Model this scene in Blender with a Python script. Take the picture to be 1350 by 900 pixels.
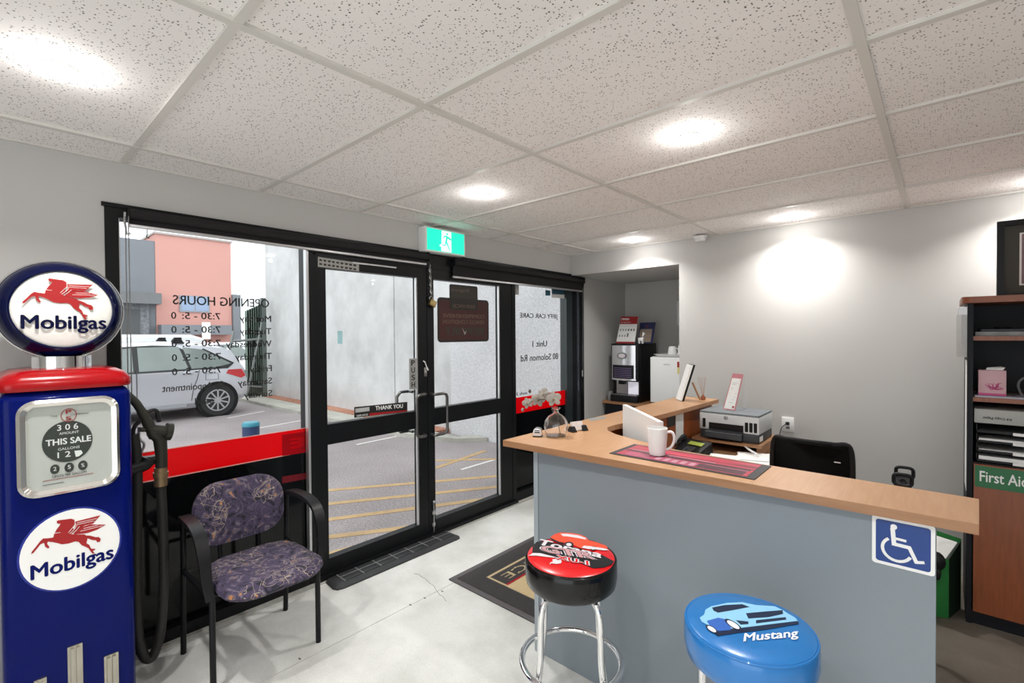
import bpy, bmesh, math, random
from mathutils import Vector, Matrix
for o in list(bpy.data.objects): bpy.data.objects.remove(o)
S = bpy.context.scene; C = S.collection
PI = math.pi; R = math.radians
V = Vector
# ---------------------------------------------------------------- camera
F, YAW, PIT, ROL = 630.56, 0.7314, -0.0143, -0.0073
CAM = V((0, 0, 1.5))
fw = V((-math.sin(YAW)*math.cos(PIT), math.cos(YAW)*math.cos(PIT), math.sin(PIT)))
_r = V((math.cos(YAW), math.sin(YAW), 0)); _u = _r.cross(fw)
rt = _r*math.cos(ROL) + _u*math.sin(ROL); up = -_r*math.sin(ROL) + _u*math.cos(ROL)
cd = bpy.data.cameras.new('camera'); co = bpy.data.objects.new('camera', cd); C.objects.link(co)
cd.sensor_fit = 'HORIZONTAL'; cd.sensor_width = 36; cd.lens = 36*F/1350; cd.clip_start = .02; cd.clip_end = 300
m3 = Matrix((rt, up, -fw)).transposed(); co.matrix_world = Matrix.Translation(CAM) @ m3.to_4x4()
S.camera = co
# ---------------------------------------------------------------- sky
W = bpy.data.worlds.new('overcast_sky'); S.world = W; W.use_nodes = True
bg = W.node_tree.nodes['Background']; bg.inputs[0].default_value = (.93, .97, 1, 1); bg.inputs[1].default_value = 1.08
# ---------------------------------------------------------------- exposure
S.view_settings.view_transform = 'Standard'; S.view_settings.look = 'None'; S.view_settings.gamma = 1
S.view_settings.use_curve_mapping = False; S.view_settings.exposure = 1.10
LAMP_W, GLOW_W = 4.1, .70

# ---------------------------------------------------------------- helpers
def U(px, py, ax, val):
    """point of the plane axis=val (world metres) that a survey pixel of the photograph measures"""
    d = (px-675)/F*rt - (py-450)/F*up + fw
    t = (val-CAM[ax])/d[ax]
    return CAM + d*t

_m = {}
def mat(name, col, rough=.5, metal=0., spec=.5, noise=0., nscale=8., bump=0., bscale=200., coat=0., emit=None, es=1., trans=0., sub=None):
    m = bpy.data.materials.new(name); m.use_nodes = True; n = m.node_tree.nodes; l = m.node_tree.links
    b = n['Principled BSDF']
    b.inputs['Base Color'].default_value = (*col, 1); b.inputs['Roughness'].default_value = rough
    b.inputs['Metallic'].default_value = metal; b.inputs['Specular IOR Level'].default_value = spec
    b.inputs['Coat Weight'].default_value = coat; b.inputs['Coat Roughness'].default_value = .05
    tc = n.new('ShaderNodeTexCoord')
    if noise:
        t = n.new('ShaderNodeTexNoise'); t.inputs['Scale'].default_value = nscale; t.inputs['Detail'].default_value = 6
        l.new(tc.outputs['Object'], t.inputs[0])
        mx = n.new('ShaderNodeMix'); mx.data_type = 'RGBA'
        mx.inputs[6].default_value = tuple(c*(1-noise) for c in col)+(1,); mx.inputs[7].default_value = tuple(min(1, c*(1+noise)) for c in col)+(1,)
        l.new(t.outputs[0], mx.inputs[0]); l.new(mx.outputs[2], b.inputs['Base Color'])
    if bump:
        t = n.new('ShaderNodeTexNoise'); t.inputs['Scale'].default_value = bscale
        l.new(tc.outputs['Object'], t.inputs[0])
        bp = n.new('ShaderNodeBump'); bp.inputs['Strength'].default_value = bump; bp.inputs['Distance'].default_value = .002
        l.new(t.outputs[0], bp.inputs['Height']); l.new(bp.outputs[0], b.inputs['Normal'])
    if emit:
        b.inputs['Emission Color'].default_value = (*emit, 1); b.inputs['Emission Strength'].default_value = es
    if trans: b.inputs['Transmission Weight'].default_value = trans
    _m[name] = m; return m
def hx(s):
    c = [int(s[i:i+2], 16)/255 for i in (0, 2, 4)]
    return tuple(x/12.92 if x < .04045 else ((x+.055)/1.055)**2.4 for x in c)

class B:
    def __init__(s): s.b = bmesh.new()
    def box(s, x0, x1, y0, y1, z0, z1, r=0, seg=2, M=None):
        v = bmesh.ops.create_cube(s.b, size=1)['verts']
        for q in v:
            q.co = V(((x0+x1)/2+q.co.x*(x1-x0), (y0+y1)/2+q.co.y*(y1-y0), (z0+z1)/2+q.co.z*(z1-z0)))
            if M: q.co = M @ q.co
        if r:
            es = {e for q in v for e in q.link_edges}
            bmesh.ops.bevel(s.b, geom=list(es), offset=r, segments=seg, affect='EDGES', profile=.5)
        return s
    def tube(s, pts, r, n=10, close=False, caps=True):
        pts = [V(p) for p in pts]; N = len(pts)
        rs = r if isinstance(r, (list, tuple)) else [r]*N
        rings = []; prev = None
        for i, p in enumerate(pts):
            if close: t = (pts[(i+1) % N]-pts[i-1]).normalized()
            else:
                t = ((pts[min(i+1, N-1)]-p).normalized() + (p-pts[max(i-1, 0)]).normalized())
                t = t.normalized() if t.length > 1e-6 else V((0, 0, 1))
            if prev is None: a = V((0, 0, 1)) if abs(t.z) < .9 else V((1, 0, 0)); x = t.cross(a).normalized()
            else: x = (prev - t*prev.dot(t)).normalized()
            prev = x; y = t.cross(x)
            rings.append([s.b.verts.new(p + rs[i]*(math.cos(2*PI*k/n)*x+math.sin(2*PI*k/n)*y)) for k in range(n)])
        for i in range(N if close else N-1):
            a, c = rings[i], rings[(i+1) % N]
            for k in range(n): s.b.faces.new((a[k], a[(k+1) % n], c[(k+1) % n], c[k]))
        if caps and not close: s.b.faces.new(rings[0][::-1]); s.b.faces.new(rings[-1])
        return s
    def cyl(s, p0, p1, r0, r1=None, n=20): return s.tube([p0, p1], [r0, r0 if r1 is None else r1], n)
    def lathe(s, prof, c=(0, 0, 0), n=32, M=None, caps=True):
        M = M or Matrix.Translation(c); rings = []
        for (r, z) in prof: rings.append([s.b.verts.new(M @ V((r*math.cos(2*PI*k/n), r*math.sin(2*PI*k/n), z))) for k in range(n)])
        for a, c2 in zip(rings, rings[1:]):
            for k in range(n): s.b.faces.new((a[k], a[(k+1) % n], c2[(k+1) % n], c2[k]))
        if caps:
            s.b.faces.new(rings[0][::-1]); s.b.faces.new(rings[-1])
        return s
    def prism(s, pts, off):
        pts = [V(p) for p in pts]; off = V(off)
        a = [s.b.verts.new(p) for p in pts]; c = [s.b.verts.new(p+off) for p in pts]; n = len(pts)
        s.b.faces.new(a); s.b.faces.new(c[::-1])
        for i in range(n): s.b.faces.new((a[i], c[i], c[(i+1) % n], a[(i+1) % n]))
        return s
    def ball(s, c, rx, ry=None, rz=None, M=None, u=16, v=10):
        ry = ry or rx; rz = rz or rx
        vs = bmesh.ops.create_uvsphere(s.b, u_segments=u, v_segments=v, radius=1)['verts']
        for q in vs:
            p = V((q.co.x*rx, q.co.y*ry, q.co.z*rz)); q.co = (M @ p if M else p) + V(c)
        return s
    def loft(s, secs, caps=True):
        rings = [[s.b.verts.new(p) for p in r] for r in secs]; n = len(rings[0])
        for a, c in zip(rings, rings[1:]):
            for k in range(n): s.b.faces.new((a[k], a[(k+1) % n], c[(k+1) % n], c[k]))
        if caps: s.b.faces.new(rings[0][::-1]); s.b.faces.new(rings[-1])
        return s

WORLD = set()
def thing(name, label, cat, loc=(0, 0, 0), rotz=0, group=None, world=True):
    o = bpy.data.objects.new(name, None); C.objects.link(o); o.location = loc; o.rotation_euler = (0, 0, rotz)
    o.empty_display_size = .05
    o['label'] = label; o['category'] = cat
    if group: o['group'] = group
    if world: WORLD.add(o.name)
    return o
def finish(b, smooth=40):
    bm = b.b
    bmesh.ops.recalc_face_normals(bm, faces=bm.faces)
    for f in bm.faces: f.smooth = True
    for e in bm.edges:
        if len(e.link_faces) == 2 and e.calc_face_angle(0) > R(smooth): e.smooth = False
def obj(name, b, m, parent=None, label=None, kind=None, smooth=40):
    finish(b, smooth); me = bpy.data.meshes.new(name); b.b.to_mesh(me); b.b.free(); me.materials.append(m)
    o = bpy.data.objects.new(name, me); C.objects.link(o)
    if parent is not None: par(o, parent)
    if label: o['label'] = label
    if kind: o['kind'] = kind
    return o
def par(o, parent):
    o.parent = parent
    if parent.name in WORLD: o.matrix_parent_inverse = Matrix.Translation(-parent.location)
def tag(o, label, cat, group=None):
    o['label'] = label; o['category'] = cat
    if group: o['group'] = group
    return o
def based(o):
    """put a single-mesh thing's origin at the middle of its base"""
    vs = [v.co for v in o.data.vertices]
    c = V(((min(v.x for v in vs)+max(v.x for v in vs))/2, (min(v.y for v in vs)+max(v.y for v in vs))/2, min(v.z for v in vs)))
    o.data.transform(Matrix.Translation(-c)); o.location = c; return o
def struct(name, b, m): return obj(name, b, m, kind='structure')
def dup(root, loc, rotz=None, label=None):
    r = root.copy(); C.objects.link(r); r.location = loc
    if rotz is not None: r.rotation_euler = (0, 0, rotz)
    if label: r['label'] = label
    for ch in list(root.children):
        c = ch.copy(); C.objects.link(c); c.parent = r
        for g in list(ch.children):
            d = g.copy(); C.objects.link(d); d.parent = c
    return r
def text(name, s, m, parent, p0, u, v, bold=0., ex=.0006, kind=None, label=None, shear=0.):
    """lettering filling the box p0, p0+u, p0+v"""
    cu = bpy.data.curves.new('t', 'FONT'); cu.body = s; cu.shear = shear; cu.resolution_u = 3
    t = bpy.data.objects.new('t', cu); me = bpy.data.meshes.new_from_object(t)
    bpy.data.objects.remove(t)
    xs = [q.co.x for q in me.vertices]; ys = [q.co.y for q in me.vertices]
    x0, x1, y0, y1 = min(xs), max(xs), min(ys), max(ys)
    p0, u, v = V(p0), V(u), V(v); n = u.cross(v).normalized()
    for q in me.vertices: q.co = p0 + u*((q.co.x-x0)/(x1-x0)) + v*((q.co.y-y0)/(y1-y0))
    b = B(); sh = bold*1.1
    for kk, (dx_, dy_) in enumerate(((0, 0),) if bold < .008 else ((-1, 0), (1, 0), (0, .7), (0, -.7))):
        m2 = me.copy(); dd = u*(dx_*sh/(x1-x0)) + v*(dy_*sh/(y1-y0))
        nz_ = u.cross(v).normalized()*(.00018*kk)
        for q in m2.vertices: q.co += dd+nz_
        b.b.from_mesh(m2); bpy.data.meshes.remove(m2)
    bpy.data.meshes.remove(me)
    if ex:
        g = bmesh.ops.extrude_face_region(b.b, geom=list(b.b.faces))['geom']
        for q in g:
            if isinstance(q, bmesh.types.BMVert): q.co += n*ex
    me = bpy.data.meshes.new(name); b.b.normal_update(); b.b.to_mesh(me); b.b.free(); me.materials.clear(); me.materials.append(m)
    o = bpy.data.objects.new(name, me); C.objects.link(o)
    if parent is not None: par(o, parent)
    if kind: o['kind'] = kind
    if label: o['label'] = label
    return o
def tpx(name, s, m, parent, a, b_, c, ax, val, **k):
    p0 = U(*a, ax, val); return text(name, s, m, parent, p0, U(*b_, ax, val)-p0, U(*c, ax, val)-p0, **k)
def ppx(b, pts, ax, val, off):
    return b.prism([U(x, y, ax, val) for x, y in pts], off)
def rrect(w, h, r, n=5):
    """rounded rectangle outline in 2D, centred"""
    out = []
    for cx, cy, a0 in ((w/2-r, h/2-r, 0), (-w/2+r, h/2-r, 90), (-w/2+r, -h/2+r, 180), (w/2-r, -h/2+r, 270)):
        for k in range(n+1):
            a = R(a0+90*k/n); out.append((cx+r*math.cos(a), cy+r*math.sin(a)))
    return out
def arc(c, r, a0, a1, n, f):
    return [f(c[0]+r*math.cos(R(a0+(a1-a0)*k/n)), c[1]+r*math.sin(R(a0+(a1-a0)*k/n))) for k in range(n+1)]

# ---------------------------------------------------------------- materials
WALL = mat('painted_plaster', (.52, .512, .495), .75, noise=.02, nscale=3, bump=.08, bscale=90)
GRID = mat('white_ceiling_grid', (.66, .64, .60), .5)
BLACK = mat('black_powdercoat', (.006, .0065, .0075), .38, spec=.22, noise=.1, nscale=30)
BLACKP = mat('black_plastic', (.008, .008, .009), .42, spec=.25, bump=.1)
RUBBER = mat('black_rubber', (.022, .022, .024), .55, noise=.2, nscale=40, bump=.2, bscale=300)
CHROME = mat('chrome', (.82, .82, .83), .06, 1., noise=.02)
STEEL = mat('brushed_steel', (.55, .55, .55), .28, 1., noise=.08, nscale=60)
ALU = mat('satin_aluminium', (.62, .62, .63), .35, .8, noise=.05)
BEECH = None
WHITEP = mat('white_plastic', (.78, .78, .77), .35, noise=.01)
WHITE = mat('white_print', (.82, .82, .80), .5, noise=.01)
INK = mat('black_vinyl_lettering', (.012, .012, .012), .5, noise=.1)
NAVY = mat('navy_enamel', hx('031058'), .12, spec=.12, coat=0, noise=.05, nscale=3)
NAVYD = mat('dark_navy_enamel', hx('050a30'), .10, spec=.25, coat=0, noise=.05, nscale=3)
REDE = mat('red_enamel', hx('98060e'), .20, spec=.3, coat=.08, noise=.04, nscale=4)
REDP = mat('red_print', hx('9c1014'), .5, noise=.05)
CREAM = mat('cream_plate', (.52, .52, .49), .35, noise=.03)
GREY = mat('grey_plastic', (.10, .105, .11), .5, noise=.05)
def woodmat(name, c1, c2, rough=.4, sc=(1.2, 14, 14)):
    m = mat(name, c1, rough); n = m.node_tree.nodes; l = m.node_tree.links; b = n['Principled BSDF']
    tc = n.new('ShaderNodeTexCoord'); mp = n.new('ShaderNodeMapping'); mp.inputs['Scale'].default_value = sc
    t = n.new('ShaderNodeTexNoise'); t.inputs['Scale'].default_value = 5; t.inputs['Detail'].default_value = 9; t.inputs['Roughness'].default_value = .65
    cr = n.new('ShaderNodeValToRGB'); cr.color_ramp.elements[0].position = .3; cr.color_ramp.elements[1].position = .7
    cr.color_ramp.elements[0].color = (*c1, 1); cr.color_ramp.elements[1].color = (*c2, 1)
    l.new(tc.outputs['Object'], mp.inputs[0]); l.new(mp.outputs[0], t.inputs[0]); l.new(t.outputs[0], cr.inputs[0]); l.new(cr.outputs[0], b.inputs['Base Color'])
    return m
BEECH = woodmat('beech_laminate', hx('a87e5a'), hx('b68d68'), .35, (14, 1.2, 14))
BEECHX = woodmat('beech_edge_strip', hx('956a48'), hx('a27856'), .4, (1.2, 14, 14))
CHERRY = woodmat('cherry_laminate', hx('7a3e1e'), hx('8e4c26'), .35, (12, 12, 1.2))
PANELG = mat('grey_laminate', hx('7f888f'), .45, noise=.04, nscale=160)
CARC = mat('charcoal_laminate', (.008, .009, .012), .5, spec=.2, noise=.1, nscale=60)
def glassmat(name, tint=(1, 1, 1), refl=1.0):
    m = bpy.data.materials.new(name); m.use_nodes = True; n = m.node_tree.nodes; l = m.node_tree.links; n.remove(n['Principled BSDF'])
    t = n.new('ShaderNodeBsdfTransparent'); t.inputs[0].default_value = (*tint, 1)
    g = n.new('ShaderNodeBsdfGlossy'); g.inputs['Roughness'].default_value = .01
    f = n.new('ShaderNodeFresnel'); f.inputs[0].default_value = 1.35
    ns = n.new('ShaderNodeTexNoise'); ns.inputs['Scale'].default_value = 3
    mm = n.new('ShaderNodeMath'); mm.operation = 'MULTIPLY'
    ge = n.new('ShaderNodeNewGeometry'); iv = n.new('ShaderNodeMath'); iv.operation = 'MULTIPLY_ADD'; iv.inputs[1].default_value = -refl; iv.inputs[2].default_value = refl
    l.new(ge.outputs['Backfacing'], iv.inputs[0]); l.new(iv.outputs[0], mm.inputs[1])
    x = n.new('ShaderNodeMixShader'); l.new(f.outputs[0], mm.inputs[0]); l.new(mm.outputs[0], x.inputs[0]); l.new(t.outputs[0], x.inputs[1]); l.new(g.outputs[0], x.inputs[2])
    l.new(x.outputs[0], n['Material Output'].inputs[0]); return m
PANE = glassmat('window_glass', (.96, .975, .97), .8)
CARGL = mat('car_glass', (.16, .20, .185), .06, spec=.9, coat=.5, noise=.3, nscale=2)
GLASS = mat('clear_glass', (1, 1, 1), .0, trans=1.); GLASS.node_tree.nodes['Principled BSDF'].inputs['IOR'].default_value = 1.45
FILMB = mat('black_window_film', (.003, .0035, .004), .06, spec=.25, noise=.2)
def film(name, col):
    m = bpy.data.materials.new(name); m.use_nodes = True; n = m.node_tree.nodes; l = m.node_tree.links; b = n['Principled BSDF']
    b.inputs['Base Color'].default_value = (*col, 1); b.inputs['Roughness'].default_value = .25
    t = n.new('ShaderNodeBsdfTranslucent'); t.inputs[0].default_value = (*col, 1); x = n.new('ShaderNodeMixShader'); x.inputs[0].default_value = .6
    l.new(b.outputs[0], x.inputs[1]); l.new(t.outputs[0], x.inputs[2]); l.new(x.outputs[0], n['Material Output'].inputs[0]); return m
FILMR = film('red_window_film', (.85, .004, .012)); FILMR2 = film('dark_red_window_film', (.6, .003, .012)); PATCH = mat('dark_red_patch', hx('6a0414'), .3)
def tilemat():
    m = mat('perforated_mineral_tile', (.64, .615, .59), .85); n = m.node_tree.nodes; l = m.node_tree.links; b = n['Principled BSDF']
    tc = n.new('ShaderNodeTexCoord'); mp = n.new('ShaderNodeMapping'); l.new(tc.outputs['Object'], mp.inputs[0]); mp.inputs['Scale'].default_value = (1, 1, 0)
    nz = n.new('ShaderNodeTexNoise'); nz.inputs['Scale'].default_value = 60; l.new(mp.outputs[0], nz.inputs[0])
    ad = n.new('ShaderNodeMix'); ad.data_type = 'VECTOR'; ad.inputs[0].default_value = .006; l.new(mp.outputs[0], ad.inputs[4]); l.new(nz.outputs[1], ad.inputs[5])
    v = n.new('ShaderNodeTexVoronoi'); v.inputs['Scale'].default_value = 125; l.new(ad.outputs[1], v.inputs[0])
    wn = n.new('ShaderNodeSeparateColor'); l.new(v.outputs['Color'], wn.inputs[0])
    th = n.new('ShaderNodeMath'); th.operation = 'MULTIPLY_ADD'; th.inputs[1].default_value = .37; th.inputs[2].default_value = -.02; l.new(wn.outputs[0], th.inputs[0])
    lt = n.new('ShaderNodeMath'); lt.operation = 'LESS_THAN'; l.new(v.outputs['Distance'], lt.inputs[0]); l.new(th.outputs[0], lt.inputs[1])
    mx = n.new('ShaderNodeMix'); mx.data_type = 'RGBA'; mx.inputs[6].default_value = (.88, .85, .83, 1); mx.inputs[7].default_value = (.13, .115, .10, 1)
    l.new(lt.outputs[0], mx.inputs[0]); l.new(mx.outputs[2], b.inputs['Base Color'])
    bp = n.new('ShaderNodeBump'); bp.inputs['Strength'].default_value = .5; bp.inputs['Distance'].default_value = .003; bp.invert = True
    l.new(lt.outputs[0], bp.inputs['Height']); l.new(bp.outputs[0], b.inputs['Normal']); return m
TILE = tilemat()
def concmat(name, c1, c2, rough, sc=1.5, bump=.15):
    m = mat(name, c1, rough); n = m.node_tree.nodes; l = m.node_tree.links; b = n['Principled BSDF']
    tc = n.new('ShaderNodeTexCoord')
    t = n.new('ShaderNodeTexNoise'); t.inputs['Scale'].default_value = sc; t.inputs['Detail'].default_value = 10; t.inputs['Roughness'].default_value = .62
    t2 = n.new('ShaderNodeTexNoise'); t2.inputs['Scale'].default_value = 120; t2.inputs['Detail'].default_value = 3
    l.new(tc.outputs['Object'], t.inputs[0]); l.new(tc.outputs['Object'], t2.inputs[0])
    cr = n.new('ShaderNodeValToRGB'); cr.color_ramp.elements[0].position = .33; cr.color_ramp.elements[1].position = .6
    cr.color_ramp.elements[0].color = (*c1, 1); cr.color_ramp.elements[1].color = (*c2, 1); l.new(t.outputs[0], cr.inputs[0])
    mx = n.new('ShaderNodeMix'); mx.data_type = 'RGBA'; mx.blend_type = 'MULTIPLY'; mx.inputs[0].default_value = .25
    l.new(cr.outputs[0], mx.inputs[6]); l.new(t2.outputs[0], mx.inputs[7]); l.new(mx.outputs[2], b.inputs['Base Color'])
    bp = n.new('ShaderNodeBump'); bp.inputs['Strength'].default_value = bump; bp.inputs['Distance'].default_value = .002
    l.new(t2.outputs[0], bp.inputs['Height']); l.new(bp.outputs[0], b.inputs['Normal']); return m
FLOOR = concmat('sealed_concrete', hx('c8c8c2'), hx('e6e6e2'), .34, 2.2)
def grit(name, c1, c2, sc=140, rough=.9):
    m = mat(name, c1, rough); n = m.node_tree.nodes; l = m.node_tree.links; b = n['Principled BSDF']
    tc = n.new('ShaderNodeTexCoord'); t = n.new('ShaderNodeTexNoise'); t.inputs['Scale'].default_value = sc; t.inputs['Detail'].default_value = 4
    t3 = n.new('ShaderNodeTexNoise'); t3.inputs['Scale'].default_value = .9; t3.inputs['Detail'].default_value = 5
    l.new(tc.outputs['Object'], t.inputs[0]); l.new(tc.outputs['Object'], t3.inputs[0])
    mm = n.new('ShaderNodeMath'); mm.operation = 'MULTIPLY_ADD'; mm.inputs[1].default_value = .5; l.new(t3.outputs[0], mm.inputs[0]); l.new(t.outputs[0], mm.inputs[2])
    cr = n.new('ShaderNodeValToRGB'); cr.color_ramp.elements[0].position = .55; cr.color_ramp.elements[1].position = .95
    cr.color_ramp.elements[0].color = (*c1, 1); cr.color_ramp.elements[1].color = (*c2, 1)
    l.new(mm.outputs[0], cr.inputs[0]); l.new(cr.outputs[0], b.inputs['Base Color']); return m
ASPH = grit('asphalt', hx('7a7171'), hx('aca2a2'), 60)
TILT = concmat('tilt_up_concrete', hx('c2c0bf'), hx('dddcdc'), .9, 1.1, .3)
TILT2 = grit('pebbledash_concrete', hx('b4b2b3'), hx('d6d4d6'), 45)

# ================================================================ THE ROOM
XW, YB, ZC = -2.81, 4.03, 2.30        # window wall, back wall, ceiling
XR, YF = 2.4, -2.6                    # right wall, unseen side behind the camera, opened to let in sky light
FX0, FX1, FY1, FZ1 = XW, XW-.10, 4.27, 2.105
FY0 = .385
# floor: slabs with recessed saw cuts
fl = struct('floor', B().box(XW-.12, XR, YF, 5.3, -.10, -.012), mat('floor_joint_filler', (.09, .085, .075), .9, noise=.2, nscale=20))
JX = U(596, 769, 2, 0).x
for x0, x1 in ((XW-.02, JX-.0015), (JX+.0015, .95-.002), (.95+.002, XR)):
    for y0, y1 in ((YF, -1.5), (-1.496, 5.16)):
        obj('floor_slab', B().box(x0, x1, y0, y1, -.05, 0), FLOOR, fl)
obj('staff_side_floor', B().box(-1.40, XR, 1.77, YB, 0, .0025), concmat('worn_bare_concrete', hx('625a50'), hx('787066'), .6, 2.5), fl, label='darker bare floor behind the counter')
CRK = mat('dark_crack_line', (.10, .095, .085), .9, noise=.2)
crk = [(588, 792), (584, 786), (580, 784), (574, 776), (572, 772), (566, 768), (561, 763), (556, 760), (552, 757), (546, 756)]
obj('floor_crack', B().tube([U(x, y, 2, .0003) for x, y in crk], .0011, 4), CRK, fl)
chips = B()
for x, y in ((560, 788), (541, 797), (395, 868), (583, 779), (1292, 857), (1303, 864)): p = U(x, y, 2, .0002); chips.ball(p, .010, .005, .0006, u=7, v=4)
obj('floor_chip', chips, CRK, fl, kind='stuff')
# walls
wl = struct('wall_left', B().box(XW-.14, XW, YF, FY0, 0, 2.5).box(XW-.14, XW, FY1, 5.3, 0, 2.5).box(XW-.14, XW, FY0, FY1, FZ1, 2.5), WALL)
wb = struct('wall_back', B().box(-1.68, XR+.1, YB, YB+.12, 0, 2.5), WALL)
struct('wall_bulkhead', B().box(XW, -1.68, YB, 5.16, 2.095, 2.5).box(-1.68, -1.1, YB+.12, 5.16, 2.095, 2.5), WALL)
struct('wall_alcove', B().box(XW, -1.0, 5.16, 5.28, 0, 2.5).box(-1.12, -1.0, YB+.12, 5.16, 0, 2.5), WALL)
struct('wall_front', B().box(XW, -1.2, YF-.12, YF, 0, 2.5).box(-1.2, XR+.1, YF-.12, YF, 2.29, 2.5), WALL)  # unseen wall: left part shades the pump side, added gap admits sky light
struct('wall_right', B().box(XR, XR+.12, YF, YB, 0, 2.5), WALL)
bbd = B(); bbd.box(XW-.02, XW+.10, FY0-.3, FY1, -.001, .004)
struct('trim_1', B().box(XW, XW+.035, FY0, FY1-.1, 0, .012), mat('worn_sill_strip', (.40, .39, .36), .7, noise=.35, nscale=25)).name = 'trim_sill'
# ceiling: grid bars and lift-out tiles
ce = struct('ceiling', B().box(XW-.14, XR+.1, YF-.02, 5.3, 2.5, 2.56), WALL)
GX = [-2.529+1.18*i for i in range(0, 5)]; GY = [.453+.6*j for j in range(-5, 6)]
xs = [XW]+GX+[XR]; ys = [YF]+GY+[YB]
for i in range(len(xs)-1):
    for j in range(len(ys)-1):
        if xs[i+1]-xs[i] < .03 or ys[j+1]-ys[j] < .03: continue
        obj('ceiling_tile', B().box(xs[i]+.002, xs[i+1]-.002, ys[j]+.002, ys[j+1]-.002, ZC+.009, ZC+.022), TILE, ce)
for x in GX: obj('grid_bar', B().box(x-.013, x+.013, YF, YB, ZC-.002, ZC+.03), GRID, ce)
for y in GY:
    for i in range(len(xs)-1):
        a = xs[i]+.013 if i else xs[i]; c = xs[i+1]-.013 if i < len(xs)-2 else xs[i+1]
        obj('grid_bar', B().box(a, c, y-.012, y+.012, ZC-.0005, ZC+.028), GRID, ce)
obj('wall_angle', B().box(XW, XW+.012, YF, YB, ZC-.001, ZC+.02).box(XW, XR, YB-.012, YB, ZC-.001, ZC+.02), GRID, ce)

# downlights: the five in view and unseen row mates that help light the room
LENS = mat('lit_downlight_lens', (1, 1, 1), .5, emit=(1, .97, .93), es=30)
def downlight(x, y, label, grp=None):
    t = thing('downlight', label, 'ceiling light', (x, y, ZC-.004), world=False, group=grp)
    obj('trim_ring', B().lathe([(.036, .0), (.036, -.002), (.044, -.0015), (.046, .003), (.046, .006), (.036, .006)], n=32, caps=False), WHITEP, t)
    obj('lens', B().lathe([(.038, -.003), (.038, .003)], n=28), LENS, t)
    ld = bpy.data.lights.new('downlight_lamp', 'AREA'); ld.shape = 'DISK'; ld.size = .07; ld.energy = LAMP_W; ld.color = (1, .98, .95); ld.spread = R(135)
    lo = bpy.data.objects.new('downlight_lamp', ld); C.objects.link(lo); lo.parent = t; lo.location = (0, 0, -.012)
    pl = bpy.data.lights.new('downlight_glow', 'POINT'); pl.shadow_soft_size = .018; pl.energy = GLOW_W; pl.color = (1, .985, .965)
    po = bpy.data.objects.new('downlight_glow', pl); C.objects.link(po); po.parent = t; po.location = (0, 0, -.045); return t
for x, y, l in ((-1.945, .17, 'round recessed downlight nearest the fuel pump, largest in view'), (-1.96, 1.94, 'round recessed downlight in front of the green exit sign'),
                (-.765, 1.94, 'round recessed downlight above the front counter and the red stool'), (-1.975, 3.78, 'small round downlight beside the white bulkhead over the coffee alcove'),
                (-.78, 3.80, 'round recessed downlight near the back wall above the printer')): downlight(x, y, l)
for x, y in ((-.77, .17), (.43, 3.8), (.43, .17), (1.62, .17), (-.77, -1.6), (.43, -1.6)):
    downlight(x, y, 'recessed downlight outside the view', 'downlights outside the view')
# smoke detector
p = U(924, 311, 2, ZC)
t = thing('smoke_detector', 'white round smoke detector at the ceiling edge beside the bulkhead', 'smoke detector', (p.x, p.y-.01, ZC-.004), world=False)
obj('base', B().lathe([(.055, 0), (.055, -.012), (.05, -.016)], n=28), WHITEP, t)
obj('sensor_head', B().lathe([(.042, -.016), (.044, -.03), (.034, -.042), (.0, -.044)], n=28, caps=False), WHITEP, t)

# ================================================================ SHOPFRONT
XF = XW-.005     # front of frames
XG = XW-.05      # glass
def fr(b, y0, y1, z0, z1, d=.0): return b.box(XW-.10, XW+.004-d, y0, y1, z0, z1)
shop = struct('trim_shopfront', B(), BLACK); bpy.data.objects.remove(shop)
sf = B(); fr(sf, FY0, .435, 0, FZ1); fr(sf, .435, 1.345, 2.05, FZ1); sf.box(XW-.1, XW+.012, FY0-.01, FY1, FZ1-.012, FZ1+.006)
w1 = struct('window_1', sf, BLACK)
obj('sill_rail', fr(B(), .435, 1.30, 0, .07), BLACK, w1)
obj('mullion', fr(B(), 1.305, 1.345, 0, 2.05), BLACK, w1)
obj('jamb_bead', B().box(XW-.03, XW+.006, 1.302, 1.316, .07, 2.05), ALU, w1, label='silver bead beside the left door')
obj('jamb_bead', B().box(XW-.03, XW-.01, .435, .441, .07, 2.05), ALU, w1, label='thin silver bead inside the frame')
obj('pane', B().box(XG-.003, XG+.003, .435, 1.305, .07, 2.05), PANE, w1)
# head frame over doors, jamb posts
d1 = B(); fr(d1, 1.345, 3.15, 1.99, FZ1-.012); fr(d1, 1.345, 1.36, 0, 2.0); fr(d1, 3.13, 3.17, 0, 2.0); d1.box(XW-.10, XW+.03, 1.345, 3.17, 0, .035)
struct('trim_doorframe', d1, BLACK)
def door(name, y0, y1, gl0, gl1):
    d = struct(name, B().box(XW-.055, XW, y0, gl0, .03, 1.99).box(XW-.055, XW, gl1, y1, .03, 1.99), BLACK)
    obj('top_rail', B().box(XW-.055, XW, gl0, gl1, 1.915, 1.99), BLACK, d)
    obj('middle_rail', B().box(XW-.055, XW+.002, gl0, gl1, .83, .955), BLACK, d)
    obj('bottom_rail', B().box(XW-.055, XW+.001, gl0, gl1, .03, .125), BLACK, d)
    obj('pane', B().box(XW-.033, XW-.027, gl0, gl1, .955, 1.915), PANE, d)
    obj('pane', B().box(XW-.033, XW-.027, gl0, gl1, .125, .83), PANE, d)
    obj('glazing_bead', B().box(XW-.02, XW-.004, gl1-.012, gl1, .955, 1.915).box(XW-.02, XW-.004, gl1-.012, gl1, .125, .83), ALU, d, label='bright aluminium glazing bead')
    return d
D1 = door('door_1', 1.362, 2.195, 1.425, 2.115)
D2 = door('door_2', 2.20, 3.128, 2.262, 2.98)
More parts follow.
